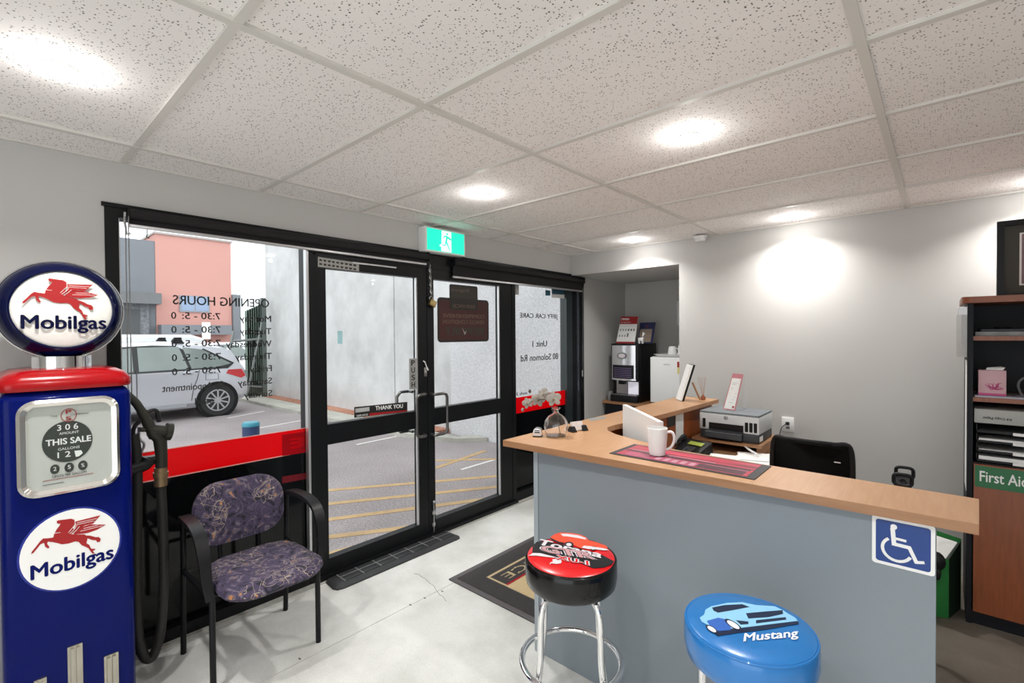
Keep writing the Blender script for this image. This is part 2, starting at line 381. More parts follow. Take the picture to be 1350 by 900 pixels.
def handle(y0, dirn, xo, parent):
    z0, z1 = .80, 1.10; h = []
    x0 = XW; x1 = XW+xo
    y1 = y0+dirn*.0
    b = B(); pts = [(x0, y0, z1)]
    for k in range(5): a = R(90*k/4); pts.append((x1-.02+.02*math.sin(a), y0+dirn*.10*math.sin(a*1)*(xo > 0)*0+0, z1-.02+.02*math.cos(a)))
    return b
def dhandle(parent, y0, y1, z0, z1, x):
    """pull handle: two stubs and a loop standing off sideways"""
    s = 1 if y1 > y0 else -1; r = .03
    pts = [(XW+.0, y0, z1), (x-.01, y0+s*.004, z1), (x, y0+s*.015, z1), (x, y1-s*r, z1), (x, y1-s*r*.3, z1-r*.3), (x, y1, z1-r), (x, y1, z0+r), (x, y1-s*r*.3, z0+r*.3), (x, y1-s*r, z0), (x, y0+s*.015, z0), (x-.01, y0+s*.004, z0), (XW+.0, y0, z0)]
    obj('pull_handle', B().tube(pts, .0115, 10), mat('dark_satin_steel', (.16, .155, .15), .3, .9, noise=.1) if 'dark_satin_steel' not in _m else _m['dark_satin_steel'], parent)
dhandle(D1, 2.155, 2.065, .775, 1.075, XW+.045)
dhandle(D2, 2.225, 2.345, .765, 1.065, XW+.045)
o = obj('outer_pull_handle', B().tube([(XW-.05, 2.10, 1.09), (XW-.10, 2.10, 1.09), (XW-.10, 2.03, 1.09), (XW-.10, 2.00, 1.06), (XW-.10, 2.00, .83), (XW-.10, 2.03, .80), (XW-.10, 2.10, .80), (XW-.05, 2.10, .80)], .011, 10), _m['dark_satin_steel'], D1)
# lock plate, lever, bolts
obj('lock_plate', B().box(XW, XW+.006, 2.165, 2.19, 1.20, 1.265, .002), STEEL, D1)
obj('lock_cylinder', B().cyl((XW+.004, 2.177, 1.235), (XW+.014, 2.177, 1.235), .008), STEEL, D1)
obj('lock_lever', B().tube([(XW+.012, 2.150, 1.315), (XW+.018, 2.160, 1.31), (XW+.018, 2.192, 1.245)], .006, 8), CHROME, D1)
obj('floor_bolt', B().tube([(XW+.012, 2.235, .04), (XW+.012, 2.235, .26)], .005, 8).box(XW, XW+.014, 2.222, 2.248, .08, .11, .002).box(XW, XW+.014, 2.222, 2.248, .17, .2, .002).ball((XW+.014, 2.235, .265), .011), STEEL, D2)
obj('door_closer_arm', B().box(XW, XW+.012, 1.60, 1.93, 1.963, 1.972), ALU, D1)
ps = obj('push_plate', B().box(XW+.0, XW+.004, 2.035, 2.10, 1.115, 1.335), mat('silver_sticker', (.30, .30, .29), .4, .3, noise=.05), D1, label='grey PUSH plate')
for k, ch in enumerate('PUSH'): text('lettering', ch, INK, D1, (XW+.0045, 2.052, 1.285-.052*k), (0, .03, 0), (0, 0, .038), bold=.02)
th = obj('thank_you_sticker', ppx(B(), [(467, 536.5), (537, 529.5), (537, 542.5), (467, 550.5)], 0, XW-.024, (.001, 0, 0)), INK, D1, label='black THANK YOU sticker')
text('lettering', 'THANK YOU', WHITE, D1, U(495, 540.6, 0, XW-.022), U(531, 537.3, 0, XW-.022)-U(495, 540.6, 0, XW-.022), (0, 0, .027), bold=.015)
obj('sticker_red_strip', ppx(B(), [(487, 544.5), (536.5, 540.5), (536.5, 542), (487, 547.8)], 0, XW-.022, (.001, 0, 0)), REDP, D1)
obj('sticker_logo_block', ppx(B(), [(468.5, 538.5), (487, 536.3), (487, 541.5), (468.5, 543.8)], 0, XW-.022, (.001, 0, 0)), mat('grey_print', (.4, .4, .4), .5, noise=.1), D1)
text('lettering', 'SERVICE', WHITE, D1, U(470, 549, 0, XW-.0215), U(485, 547.2, 0, XW-.0215)-U(470, 549, 0, XW-.0215), (0, 0, .010))
lp = obj('top_sticker', ppx(B(), [(419, 338.5), (473, 346.5), (473, 357.5), (419, 351.5)], 0, XW+.001, (.002, 0, 0)), mat('old_grey_sticker', (.38, .37, .34), .5, noise=.3, nscale=60), D1, label='worn grey sticker strip')
b = B()
random.seed(4)
for row in (0, 1):
    for k in range(9):
        x = 421+k*5.6; y0 = 341.2+row*5.2+k*.86
        ppx(b, [(x, y0), (x+3.4+random.random(), y0+.6), (x+3.4, y0+3), (x, y0+2.4)], 0, XW+.003, (.0008, 0, 0))
obj('sticker_print', b, INK, D1)
obj('small_sticker', ppx(B(), [(445, 436), (451.5, 436), (451.5, 453), (445, 453)], 0, XW-.026, (.0008, 0, 0)), mat('pale_blue_print', (.35, .58, .62), .5, noise=.2, nscale=90), D1)
# sidelight window
s2 = B(); fr(s2, 3.17, 3.175, 0, 2.05); fr(s2, 3.17, FY1, 2.0, FZ1-.012); s2.box(XW-.10, XW, 4.215, FY1, 0, 2.0)
w2 = struct('window_2', s2, BLACK)
obj('side_post', B().box(XW-.10, XW-.02, 3.985, 4.085, 0, 2.0), mat('dark_green_post', (.020, .028, .030), .35, noise=.1), w2, label='dark grey green post')
obj('side_post', B().box(XW-.10, XW-.03, 4.10, 4.17, 0, 2.0), BLACK, w2)
obj('side_channel', B().box(XW-.09, XW-.015, 4.175, 4.215, .02, 2.0), mat('slate_channel', (.12, .135, .16), .22, .7, noise=.1), w2, label='slate blue reflective channel')
obj('sill_rail', B().box(XW-.10, XW, 3.175, 4.0, 0, .09), BLACK, w2)
obj('pane', B().box(XG-.003, XG+.003, 3.175, 3.985, .09, 2.0), PANE, w2)
# films on the glass
XL = XG+.004
for wi, y0, y1 in ((w1, .447, 1.305), (w2, 3.175, 3.985)):
    z0 = .805 if wi is w1 else .785; z1 = .945 if wi is w1 else .93
    obj('black_film', B().box(XL, XL+.002, y0, y1, .07, z0), FILMB, wi)
    obj('red_film', B().box(XL, XL+.002, y0, y1, z0, z1), FILMR, wi)
obj('white_pinstripe', B().box(XL, XL+.003, .447, 1.305, .801, .806).box(XL, XL+.003, .447, 1.305, .944, .948), mat('pale_red_line', (.75, .35, .32), .5), w1)
obj('film_patch', ppx(B(), [(372, 573), (404.5, 568.5), (404.5, 596), (372, 601)], 0, XL+.003, (.0004, 0, 0)), FILMR2, w1)
text('lettering', 'E', FILMR, w1, U(399, 588, 0, XL+.004), U(384, 590.5, 0, XL+.004)-U(399, 588, 0, XL+.004), (0, 0, .055), bold=.06)
obj('lower_red_patch', ppx(B(), [(372, 628), (404.5, 623), (404.5, 631), (372, 637)], 0, XL+.003, (.0004, 0, 0)), PATCH, w1)
# lettering read from outside
def wt(s, right, left, zb, h, w=w1):
    return text('window_lettering', s, INK, w, (XG-.004, right, zb), (0, -(right-left), 0), (0, 0, h), ex=.0008, bold=.014)
def yy(px, py=440): return U(px, py, 0, XG).y
def zz(px, py): return U(px, py, 0, XG).z
wt('OPENING HOURS', yy(355.5), yy(229), 1.665, .046)
rows = [('Monday', 418, 317), ('Tuesday', 434.5, 317), ('Wednesday', 451, 298), ('Thursday', 467.5, 310), ('Friday', 484, 329), ('Saturday', 500.5, 313), ('Sunday', 517, 321)]
for k, (s, _, l) in enumerate(rows):
    z = 1.584-.0708*k
    wt(s, yy(358), yy(l), z-(.012 if 'y' in s else 0), .046)
    if k < 5:
        wt('7:30 - 5:', yy(291), yy(241), z+.008, .034); wt('0', yy(233), yy(226.5), z+.008, .034)
wt('By Appointment', yy(293), yy(213), 1.217, .046)
wt('osed', yy(281), yy(256), 1.150, .034)
for s, r, l, z, h in (('JIFFY CAR CARE', 736, 686, 1.642, .056), ('Unit 1', 721.5, 702.5, 1.383, .056), ('80 Solomon Rd', 736, 687, 1.252, .060)): wt(s, yy(r), yy(l), z, h, w2)
wt('mrb 376', yy(694.5), yy(674.5), .945, .028, w2)
tk = obj('glass_sticker', ppx(B(), [(674, 373), (684, 374.5), (684, 388.5), (674, 388)], 0, XL, (.001, 0, 0)), mat('grey_sticker', (.42, .42, .40), .5, noise=.3, nscale=50), w2)
obj('glass_sticker', ppx(B(), [(719, 382), (725.5, 383), (725.5, 389.5), (719, 389.5)], 0, XL, (.001, 0, 0)), mat('teal_sticker', (.02, .08, .12), .5, noise=.1), w2, label='small dark teal sticker')
obj('glass_sticker', ppx(B(), [(727, 379), (747, 381), (747, 393.5), (727, 392)], 0, XL, (.001, 0, 0)), CREAM, w2, label='cream sticker with blue band')
obj('sticker_band', ppx(B(), [(728, 380.5), (745.5, 382), (745.5, 388.5), (728, 387.5)], 0, XL+.0012, (.0008, 0, 0)), _m['teal_sticker'], w2)
# condition report sign on the right door
XS = XW-.022
DKR = mat('dark_red_backprint', hx('3c1412'), .5, noise=.15, nscale=30); DKB = mat('dark_olive_edge', hx('1e1a14'), .5, noise=.1); DKO = mat('dark_olive_print', hx('2c2820'), .5, noise=.1); DKL = mat('dull_brown_print', hx('5e4a3c'), .5, noise=.1)
rs = thing('report_sign', 'dark red notched condition report sign hung on the right glass door', 'sign', (XS, 2.55, 1.44))
YA, YB2, ZA, ZB = U(576.5, 420, 0, XS).y, U(644, 420, 0, XS).y, 1.445, 1.788
def yzrr(y0, y1, z0, z1, r, x): return [(x, (y0+y1)/2+a, (z0+z1)/2+c) for a, c in rrect(y1-y0, z1-z0, r)]
obj('backing', B().prism(yzrr(YA, YB2, ZA, ZB, .03, XS), (.003, 0, 0)), DKB, rs)
obj('red_panel', B().prism(yzrr(YA+.018, YB2-.018, ZA+.018, ZB-.018, .02, XS+.003), (.001, 0, 0)), DKR, rs)
YC, YD = U(592, 390, 0, XS).y, U(629, 390, 0, XS).y
obj('top_plate', B().prism(yzrr(YC, YD, 1.70, 1.895, .015, XS+.004), (.002, 0, 0)), DKB, rs)
obj('top_plate_panel', B().prism(yzrr(YC+.014, YD-.014, 1.79, 1.88, .006, XS+.006), (.0008, 0, 0)), DKO, rs)
def st(s, yr, yl, z, h, m, bo=.0): text('lettering', s, m, rs, (XS+.0072 if z > 1.69 else XS+.0045, yl, z), (0, yr-yl, 0), (0, 0, h), bold=bo)
w_ = YB2-YA
st('Repco', YC+.02, YD-.10, 1.835, .03, DKL, .02)
st('SERVICE', YC+.03, YD-.03, 1.715, .026, DKL, .01)
st('COMPREHENSIVE', YA+.05, YB2-.05, 1.635, .030, DKL, .015)
st('VEHICLE CONDITION', YA+.05, YB2-.05, 1.588, .030, DKL, .015)
st('REPORT', YA+.07, YB2-.07, 1.498, .062, DKO, .05)
cx_ = (YA+YB2)/2
obj('tick_mark', B().prism([(XS+.0055, cx_-.03, 1.56), (XS+.0055, cx_+.0, 1.50), (XS+.0055, cx_+.02, 1.535), (XS+.0055, cx_+.0, 1.518)], (.0008, 0, 0)), mat('pale_print', (.35, .33, .3), .5), rs)

# roller blinds
BLF = mat('charcoal_blind_fabric', (.022, .019, .021), .8, spec=.2, noise=.1, nscale=200, bump=.2, bscale=600)
def blind(y0, y1, zb, zt, label):
    t = thing('roller_blind', label, 'blind', (XW+.03, (y0+y1)/2, zb))
    obj('roller', B().cyl((XW+.042, y0, zt), (XW+.042, y1, zt), .022), BLF, t)
    obj('fabric', B().box(XW+.020, XW+.023, y0, y1, zb, zt), BLF, t)
    obj('bottom_rail', B().box(XW+.014, XW+.029, y0-.004, y1+.004, zb-.012, zb+.004, .003), ALU, t, label='silver bottom rail')
    for y in (y0-.008, y1+.002): obj('bracket', B().box(XW, XW+.06, y, y+.006, zt-.03, zt+.03), BLACK, t)
    return t
bl = blind(.470, 2.175, 2.020, 2.068, 'charcoal roller blind over the left window and the left door')
blind(2.435, 4.20, 1.950, 2.055, 'charcoal roller blind over the right door and the sidelight')
obj('control_chain', B().tube([(XW+.055, .452, 2.05), (XW+.055, .450, 1.2)], .0022, 6).tube([(XW+.06, .462, 2.05), (XW+.06, .462, 1.2)], .0022, 6), mat('grey_bead_chain', (.2, .2, .2), .5), bl)
obj('chain_hook', B().tube([(XW+.04, .453, 2.07), (XW+.05, .45, 2.02), (XW+.05, .458, 1.97), (XW+.05, .47, 1.975)], .005, 6), ALU, bl)
o = obj('wire_hook', B().tube([U(161, 299, 0, -2.83)*1+V((0, .05, 0)) if 0 else U(194, 299, 0, -2.85), U(194, 309, 0, -2.85), U(193, 312, 0, -2.85), U(195, 314, 0, -2.85), U(197, 313, 0, -2.85)], .0022, 6), INK)
tag(based(o), 'thin black wire hook hanging at the top of the left window', 'hook')
# chained padlock
t = thing('padlock', 'brass padlock hanging on a short chain from the door head', 'padlock', (XW+.03, 2.225, 1.72))
ch = B(); pz = 2.005
for k in range(9):
    z = pz-.026*k; M = Matrix.Translation((XW+.018, 2.215+.0015*k, z)) @ Matrix.Rotation(R(90*(k % 2)), 4, 'Z')
    ch.tube([M @ V((.007*math.cos(a), 0, .017*math.sin(a))) for a in [2*PI*i/10 for i in range(10)]], .0028, 5, close=True)
obj('chain', ch, STEEL, t)
obj('shackle', B().tube([(XW+.02, 2.222+.016*math.cos(a), 1.765+.02*math.sin(a)) for a in [PI*i/8 for i in range(9)]], .0045, 8), STEEL, t)
M = Matrix.Translation((XW+.02, 2.235, 1.735)) @ Matrix.Rotation(R(-25), 4, 'X')
obj('padlock_body', B().box(-.012, .012, -.028, .028, -.024, .024, .004, M=M), mat('brass', (.5, .38, .16), .3, .9, noise=.1), t, label='brass lock body')
obj('hasp', B().box(XW, XW+.012, 2.195, 2.23, 1.75, 1.79, .002), BLACK, t)
# small chain tie on right wall
p = U(765, 492, 0, XW)
o = obj('chain_holder', B().box(XW, XW+.012, 4.222, 4.236, p.z-.035, p.z+.03, .003).tube([(XW+.012, 4.229, p.z+.03), (XW+.014, 4.229, 1.98)], .0015, 5), ALU); tag(based(o), 'small silver blind chain holder on the frame beside the alcove', 'chain holder')
# exit sign
y0, y1, z0, z1 = U(563, 315, 0, -2.72).y, U(612.5, 315, 0, -2.72).y, 0, 0
zt = U(612.5, 309.5, 0, -2.72).z; zb = U(612.5, 336, 0, -2.72).z
t = thing('exit_sign', 'lit green running man exit sign on the wall above the doors', 'exit sign', (XW, (y0+y1)/2, zb))
obj('housing', B().box(XW, -2.725, y0-.012, y1+.012, zb-.012, zt+.012, .004), WHITEP, t)
GRN = mat('lit_green_sign', (.0, .5, .32), .3, emit=(.015, .80, .50), es=.5); LITW = mat('lit_white_sign', (.8, .9, .85), .3, emit=(.88, 1, .95), es=.62)
obj('green_face', B().box(-2.7255, -2.722, y0+.004, y1-.004, zb, zt), GRN, t)
W_, H_ = y1-y0, zt-zb
def ex(pts, m, nm, x=-2.7218): obj(nm, B().prism([(x, y0+W_*a, zb+H_*c) for a, c in pts], (.0008, 0, 0)), m, t)
ex([(.365, .02), (.63, .02), (.63, .98), (.38, .98)], LITW, 'white_doorway')
ex([(.32, .22), (.38, .22), (.38, .30), (.33, .32)], LITW, 'white_doorway_cutout')
cc = [(.52+.027*math.cos(R(a)), .87+.06*math.sin(R(a))) for a in range(0, 360, 30)]
ex(cc, GRN, 'running_man_head', -2.7208)
ex([(.455, .78), (.50, .80), (.545, .74), (.58, .60), (.65, .585), (.65, .62), (.59, .65), (.56, .75), (.53, .66), (.515, .5), (.56, .32), (.60, .08), (.57, .08), (.53, .28), (.485, .42), (.475, .28), (.38, .28), (.38, .33), (.455, .34), (.47, .52), (.49, .70), (.455, .72), (.43, .60), (.41, .61), (.43, .75)], GRN, 'running_man', -2.7208)

# ================================================================ OUTSIDE
ZG = -.05
struct('floor_carpark', B().box(-60, XW-.10, -30, 45, -.30, ZG), ASPH)
YP = mat('worn_yellow_paint', hx('bb9c72'), .85, noise=.25, nscale=14); WP = mat('worn_white_paint', hx('d8d4d0'), .8, noise=.1, nscale=5)
pm = thing('parking_markings', 'worn yellow hatching and white bay lines painted on the asphalt outside', 'road marking', (-5, 3, ZG))
def strip(px0, px1, w, m, nm, z=ZG+.002):
    a, c = U(*px0, 2, ZG), U(*px1, 2, ZG); d = (c-a).normalized(); n = V((-d.y, d.x, 0))*w/2
    obj(nm, B().prism([a-n, c-n, c+n, a+n], (0, 0, .003)), m, pm)
for a, c in (((424, 647), (662, 627)), ((424, 665), (662, 641)), ((424, 686), (662, 655)), ((424, 709), (580, 690)), ((424, 733), (552, 700)), ((574, 617), (640, 594)), ((574, 607), (656, 605))): strip(a, c, .075, YP, 'yellow_line')
for a, c in (((470, 586), (528, 574)), ((608, 619), (655, 605)), ((300, 551), (348, 542)), ((330, 566), (404, 553))): strip(a, c, .045, WP, 'white_line')
# grey tilt-up wall
WY = 4.96
struct('wall_outside', B().box(-13.0, -10.0-.02, WY, WY+.2, ZG, 8).box(-10.0, -7.29, WY, WY+.2, ZG, 8).box(-7.26, XW-.15, WY, WY+.2, ZG, 8).box(-13, XW-.15, WY+.02, WY+.2, ZG, 8), TILT)
struct('wall_outside_panel', B().box(-5.72, XW-.15, WY-.03, WY, ZG, 8), TILT2)
mulch = grit('red_brown_mulch', hx('8a5844'), hx('c08a72'), 30)
o = obj('mulch', B().box(-12.5, -5.8, WY-.28, WY-.003, ZG, ZG+.07), mulch, kind='stuff'); tag(o, 'red brown wood mulch along the foot of the grey wall', 'mulch')
kb = B(); kb.prism([(-13, WY-.28, ZG), (-13, WY-.78, ZG), (-6.2, WY-.70, ZG), (-5.2, WY-.40, ZG), (-4.9, WY-.05, ZG), (-5.2, WY-.05, ZG), (-5.3, WY-.28, ZG)], (0, 0, .06))
struct('trim_kerb', kb, concmat('kerb_concrete', hx('a8a59c'), hx('c4c1b6'), .9, 2))
# bollard
p = U(331, 580, 0, -6.6)
t = thing('bollard', 'dark blue bollard with a teal cap standing in the car park', 'bollard', (-6.6, p.y, ZG), world=False)
zt_ = U(331, 556, 0, -6.6).z-ZG
obj('post', B().lathe([(.10, 0), (.10, zt_-.05)], n=28), mat('blue_bollard_paint', hx('2c3e66'), .5, noise=.1), t)
obj('cap', B().lathe([(.104, zt_-.05), (.104, zt_-.02), (.09, zt_), (0, zt_)], n=28), mat('teal_cap_paint', hx('3a8ea0'), .4, noise=.1), t)

# cars: lofted bodies, length runs along Y (nose towards -Y)
def body(secs, w, belt_in=.03, top_in=.16):
    """secs: list of (y, zbottom, zbelt, ztop, width factor); returns loft rings around the body"""
    out = []
    for (y, zb_, zl, zt_, k) in secs:
        h = w/2*k; r = []
        tp = [(h*.90, zb_), (h*.985, zb_+.10), (h, (zb_+zl)/2), (h*.985, zl-.03), (h*.965, zl), (h-(top_in*(zt_-zl)/.5), zt_-.06 if zt_-zl > .12 else zt_-.01), (h*.62, zt_)]
        r = [(a, y, z) for a, z in tp] + [(-a, y, z) for a, z in tp[::-1]]
        out.append(r)
    return out
CARS = mat('silver_car_paint', hx('c9cad0'), .25, .35, coat=.7, noise=.02)
VANW = mat('white_van_paint', (.80, .81, .82), .3, coat=.4, noise=.02)
TYRE = mat('tyre_rubber', (.02, .02, .02), .8, noise=.2); RIM = mat('alloy_rim', (.55, .56, .58), .3, .7, noise=.05)
def wheel(parent, x, y, z, r, s):
    M = Matrix.Translation((x, y, z)) @ Matrix.Rotation(R(90), 4, 'Y')
    w = obj('wheel', B().lathe([(r*.66, -.09), (r*.93, -.10), (r, -.06), (r, .06), (r*.93, .10), (r*.66, .09)], n=30, M=M), TYRE, parent)
    sp = B().lathe([(r*.67, .082), (r*.67, .094), (r*.60, .094), (r*.60, .082)], n=30, M=M if s > 0 else M @ Matrix.Rotation(PI, 4, 'X'), caps=False)
    for k in range(10):
        a = 2*PI*k/10
        M2 = (M if s > 0 else M @ Matrix.Rotation(PI, 4, 'X')) @ Matrix.Rotation(a, 4, 'Z')
        sp.box(.02, r*.63, -.016, .012, .080, .096, M=M2)
    sp.lathe([(.05, .08), (.05, .1)], n=14, M=M if s > 0 else M @ Matrix.Rotation(PI, 4, 'X'))
    obj('rim', sp, RIM, w)
    return w
def car(name, label, loc, secs, w, paint, wheels, r, wins, cat='car', extra=None):
    t = thing(name, label, cat, loc, world=False)
    bo = obj('body', B().loft(body(secs, w)), paint, t, smooth=28)
    for y in wheels:
        for s in (1, -1):
            obj('wheel_arch', B().cyl((s*(w/2-.16), y, r), (s*(w/2+.004), y, r), r*1.16, n=28), BLACKP, t)
            wheel(t, s*(w/2-.085), y, r, r, s)
    for (pts, m, nm) in wins:
        for s in (1, -1): obj(nm, B().prism([(s*x, y, z) for x, y, z in pts], ((s*.006 if 'surround' not in nm else s*.002), 0, 0)), m, t)
    return t
# silver hatchback: rear at +Y, side at x=-10.52
cw = 1.78
hs = [(-2.15, .35, .62, .64, .70), (-2.08, .24, .70, .72, .86), (-1.7, .2, .80, .86, .96), (-1.2, .2, .88, .96, 1), (-.75, .2, .91, 1.16, 1), (-.35, .2, .92, 1.36, 1), (.1, .2, .93, 1.45, 1), (.8, .2, .93, 1.47, 1), (1.3, .2, .94, 1.45, 1), (1.72, .22, .94, 1.39, .99), (1.88, .24, .93, 1.34, .98), (2.0, .28, .92, 1.14, .96), (2.10, .30, .86, .92, .94), (2.17, .36, .70, .72, .90)]
hx_ = cw/2
def side(y, z, zl=.93): # x on the tumblehome plane
    return hx_*.967-(z-zl)*.31+.004
def winp(pts): return [(side(y, z), y, z) for y, z in pts]
car_t = car('hatchback_car', 'silver hatchback with red tail lamps parked beyond the left window', (-10.52-cw/2, 1.50, ZG), hs, cw, CARS, (-1.18, 1.60), .315,
  [(winp([(-.80, .90), (-.32, 1.27), (.0, 1.37), (.6, 1.40), (1.35, 1.36), (1.92, 1.03), (1.80, .93), (1.2, .91), (0, .90)]), mat('window_surround', (.012, .012, .013), .3), 'window_surround'), (winp([(-.66, .93), (-.30, 1.22), (.0, 1.33), (.30, 1.36), (.30, .94)]), CARGL, 'front_door_window'), (winp([(.38, .94), (.38, 1.365), (1.0, 1.37), (1.13, .95)]), CARGL, 'rear_door_window'),
   (winp([(1.18, .95), (1.06, 1.36), (1.38, 1.31), (1.86, 1.02), (1.60, .96)]), CARGL, 'quarter_window'),
   ([(hx_*.985, 1.76, .83), (hx_*.98, 1.80, .90), (hx_*.96, 2.05, .90), (hx_*.945, 2.12, .76), (hx_*.955, 2.04, .72)], mat('red_tail_lamp', hx('c02830'), .2, coat=.5), 'tail_lamp'),
   ([(hx_+.002, -.95, .24), (hx_+.002, 1.08, .24), (hx_+.002, 1.08, .30), (hx_+.002, -.95, .30)], mat('sill_grey', (.35, .36, .38), .4), 'side_sill')])
seam = B()
for y in (-.72, .34): seam.box(hx_+.0, hx_+.005, y-.006, y+.006, .30, .98)
seam.tube([(hx_+.002, 1.16, .35), (hx_+.003, 1.2, .6), (hx_, 1.26, .75), (hx_-.01, 1.3, .92)], .006, 5)
seam.box(hx_-.002, hx_+.004, 1.40, 1.62, .72, .725).box(hx_-.002, hx_+.004, 1.40, 1.62, .84, .845).box(hx_-.002, hx_+.004, 1.40, 1.405, .72, .845).box(hx_-.002, hx_+.004, 1.615, 1.62, .72, .845)
obj('door_seam', seam, mat('dark_seam', (.06, .06, .07), .6), car_t)
obj('door_handle', B().box(hx_, hx_+.03, .08, .26, .82, .85, .008), CARS, car_t); obj('door_handle', B().box(hx_, hx_+.03, 1.02, 1.18, .86, .89, .008), CARS, car_t)
for x_, y in ((.58, -.02), (.58, 1.02), (-.58, -.02), (-.58, 1.02)): obj('roof_rack_foot', B().loft([[(x_-.07, y-.10, 1.42), (x_+.07, y-.10, 1.42), (x_+.07, y+.10, 1.42), (x_-.07, y+.10, 1.42)], [(x_-.06, y-.08, 1.49), (x_+.06, y-.08, 1.49), (x_+.06, y+.06, 1.50), (x_-.06, y+.06, 1.50)], [(x_-.05, y-.04, 1.545), (x_+.05, y-.04, 1.545), (x_+.05, y+.06, 1.545), (x_-.05, y+.06, 1.545)]]), BLACKP, car_t)
obj('rear_screen', B().prism([(.66, 1.78, 1.345), (-.66, 1.78, 1.345), (-.74, 2.03, 1.05), (.74, 2.03, 1.05)], (0, .02, .02)), CARGL, car_t)
obj('rear_spoiler', B().box(-.6, .6, 1.62, 1.92, 1.375, 1.40, .01), CARS, car_t)
# white van
vs = [(-2.6, .3, .7, .72, .8), (-2.5, .22, .8, .9, .92), (-1.9, .2, .9, 1.15, 1), (-1.5, .2, .95, 1.50, 1), (-1.1, .2, 1.0, 1.60, 1), (0, .2, 1.0, 1.62, 1), (1.7, .2, 1.0, 1.61, 1), (1.95, .24, 1.0, 1.52, .99), (2.2, .3, 1.0, 1.10, .96)]
vt = car('panel_van', 'white panel van parked behind the silver hatchback', (-14.2, 1.75, ZG), vs, 1.8, VANW, (-1.7, 1.5), .32, [])
obj('panel_groove', B().box(.884, .894, -.9, 1.6, 1.28, 1.29).box(.884, .894, -.3, -.29, .5, 1.45), mat('van_groove', (.45, .46, .47), .6), vt)
# far white car
vs2 = [(y, a, b_, c, k) for (y, a, b_, c, k) in hs]
ft = car('small_far_car', 'small white car glimpsed past the van and the gate', (-18.0, 4.72, ZG-.1), vs2, 1.7, VANW, (-1.28, 1.42), .31, [(winp([(.38, 1.0), (.38, 1.37), (.95, 1.37), (1.5, 1.01)]), CARGL, 'side_window')])
# pink and grey buildings
PINK = mat('salmon_render', hx('cf9a90'), .9, noise=.04, nscale=1.5); BGREY = mat('dark_grey_render', hx('81848a'), .9, noise=.06, nscale=2); SPK = grit('speckled_grey_block', hx('62656a'), hx('8e9094'), 12)
XP = -20.0
def UP(x, y): return U(x, y, 0, XP)
pt = thing('pink_building', 'salmon pink two storey building across the car park', 'building', (XP-3, 5.2, ZG))
a = UP(204, 307); c = UP(304, 319)
obj('wall', B().box(XP-8, XP, a.y, c.y, ZG, a.z), PINK, pt)
obj('parapet_cap', B().box(XP-8, XP+.06, a.y-.04, c.y+.04, a.z-.02, a.z+.05), mat('pale_cap', (.45, .4, .38), .7), pt)
w0, w1_ = UP(236, 389), UP(276, 412)
fm = obj('window', B().box(XP-.02, XP+.05, w0.y, w1_.y, w1_.z, w0.z), mat('grey_window_frame', (.3, .32, .36), .5), pt)
ym = (w0.y+w1_.y)/2
obj('pane', B().box(XP+.045, XP+.06, w0.y+.05, ym-.02, w1_.z+.05, w0.z-.05), mat('sky_blue_glass', hx('8fa0bc'), .15), fm)
obj('pane', B().box(XP+.045, XP+.06, ym+.02, w1_.y-.05, w1_.z+.05, w0.z-.05), _m['sky_blue_glass'], fm)
q0, q1 = UP(208, 427), UP(300, 441)
obj('awning', B().box(XP, XP+.5, q0.y, q1.y, q1.z, q0.z-.03), BGREY, pt)
obj('wall_lamp', B().box(XP, XP+.25, UP(222, 432).y-.1, UP(222, 432).y+.1, UP(222, 436).z, UP(222, 430).z), GREY, pt)
q2 = UP(260, 425); obj('notice_board', B().box(XP+.5, XP+.55, q2.y, UP(271, 425).y, UP(260, 447).z, q2.z), WHITE, pt)
gt = thing('grey_building', 'dark grey flat roofed building left of the pink one', 'building', (XP-3, 1.5, ZG))
g0 = UP(204, 317)
obj('wall', B().box(XP-6, XP-.02, -6, g0.y, ZG, UP(180, 315).z), BGREY, gt)
l0, l1 = UP(212, 388), UP(212, 402)
obj('canopy', B().box(XP, XP+.6, -6, l0.y*1.0-.1, l1.z, l0.z), mat('grey_canopy', hx('77787a'), .9, noise=.1), gt)
obj('lower_wall', B().box(XP-.02, XP+.25, -6, g0.y-.25, ZG, l1.z), SPK, gt)
obj('dark_opening', B().box(XP+.25, XP+.28, UP(158, 420).y, UP(182, 420).y, UP(180, 445).z, UP(180, 408).z), mat('dark_opening', (.08, .085, .09), .5), gt)
# side column between pink building and gap
xx = UP(304, 388)
o = obj('boundary_column', B().box(XP-1, XP+.1, c.y+.02, UP(316, 388).y, ZG, xx.z), BGREY); tag(based(o), 'blue grey wall end right of the pink building', 'column')
# gate: dark green slatted
XQ = -12.6
gp = thing('slatted_gate', 'tall dark green slatted metal gate against the grey wall', 'gate', (XQ, 4.75, ZG))
GGR = mat('dark_green_metal', hx('84968c'), .6, noise=.15, nscale=5); GPL = mat('gate_pole_grey', hx('8a8e8c'), .5, .4)
def UQ(x, y): return U(x, y, 0, XQ)
ya, yb = UQ(324, 430).y, min(UQ(350, 430).y, 4.95)
zta, ztb = UQ(324, 410).z, UQ(350, 398).z
n = 9
for k in range(n):
    y = ya+(yb-ya)*(k+.5)/n; z = zta+(ztb-zta)*(k+.5)/n
    obj('slat', B().box(XQ-.01, XQ+.01, y-.045, y+.045, ZG+.08, z), GGR, gp)
obj('gate_post', B().box(XQ-.05, XQ+.05, yb-.10, yb, ZG, ztb+.1), mat('dark_post', hx('5c6460'), .6), gp)
obj('top_rail', B().tube([UQ(305, 450), UQ(348, 446)], .03, 8), GPL, gp)
obj('brace', B().tube([UQ(348, 410), UQ(326, 518)], .035, 8), GPL, gp)
obj('brace', B().tube([UQ(308, 436), UQ(301, 470)], .03, 8), GPL, gp)
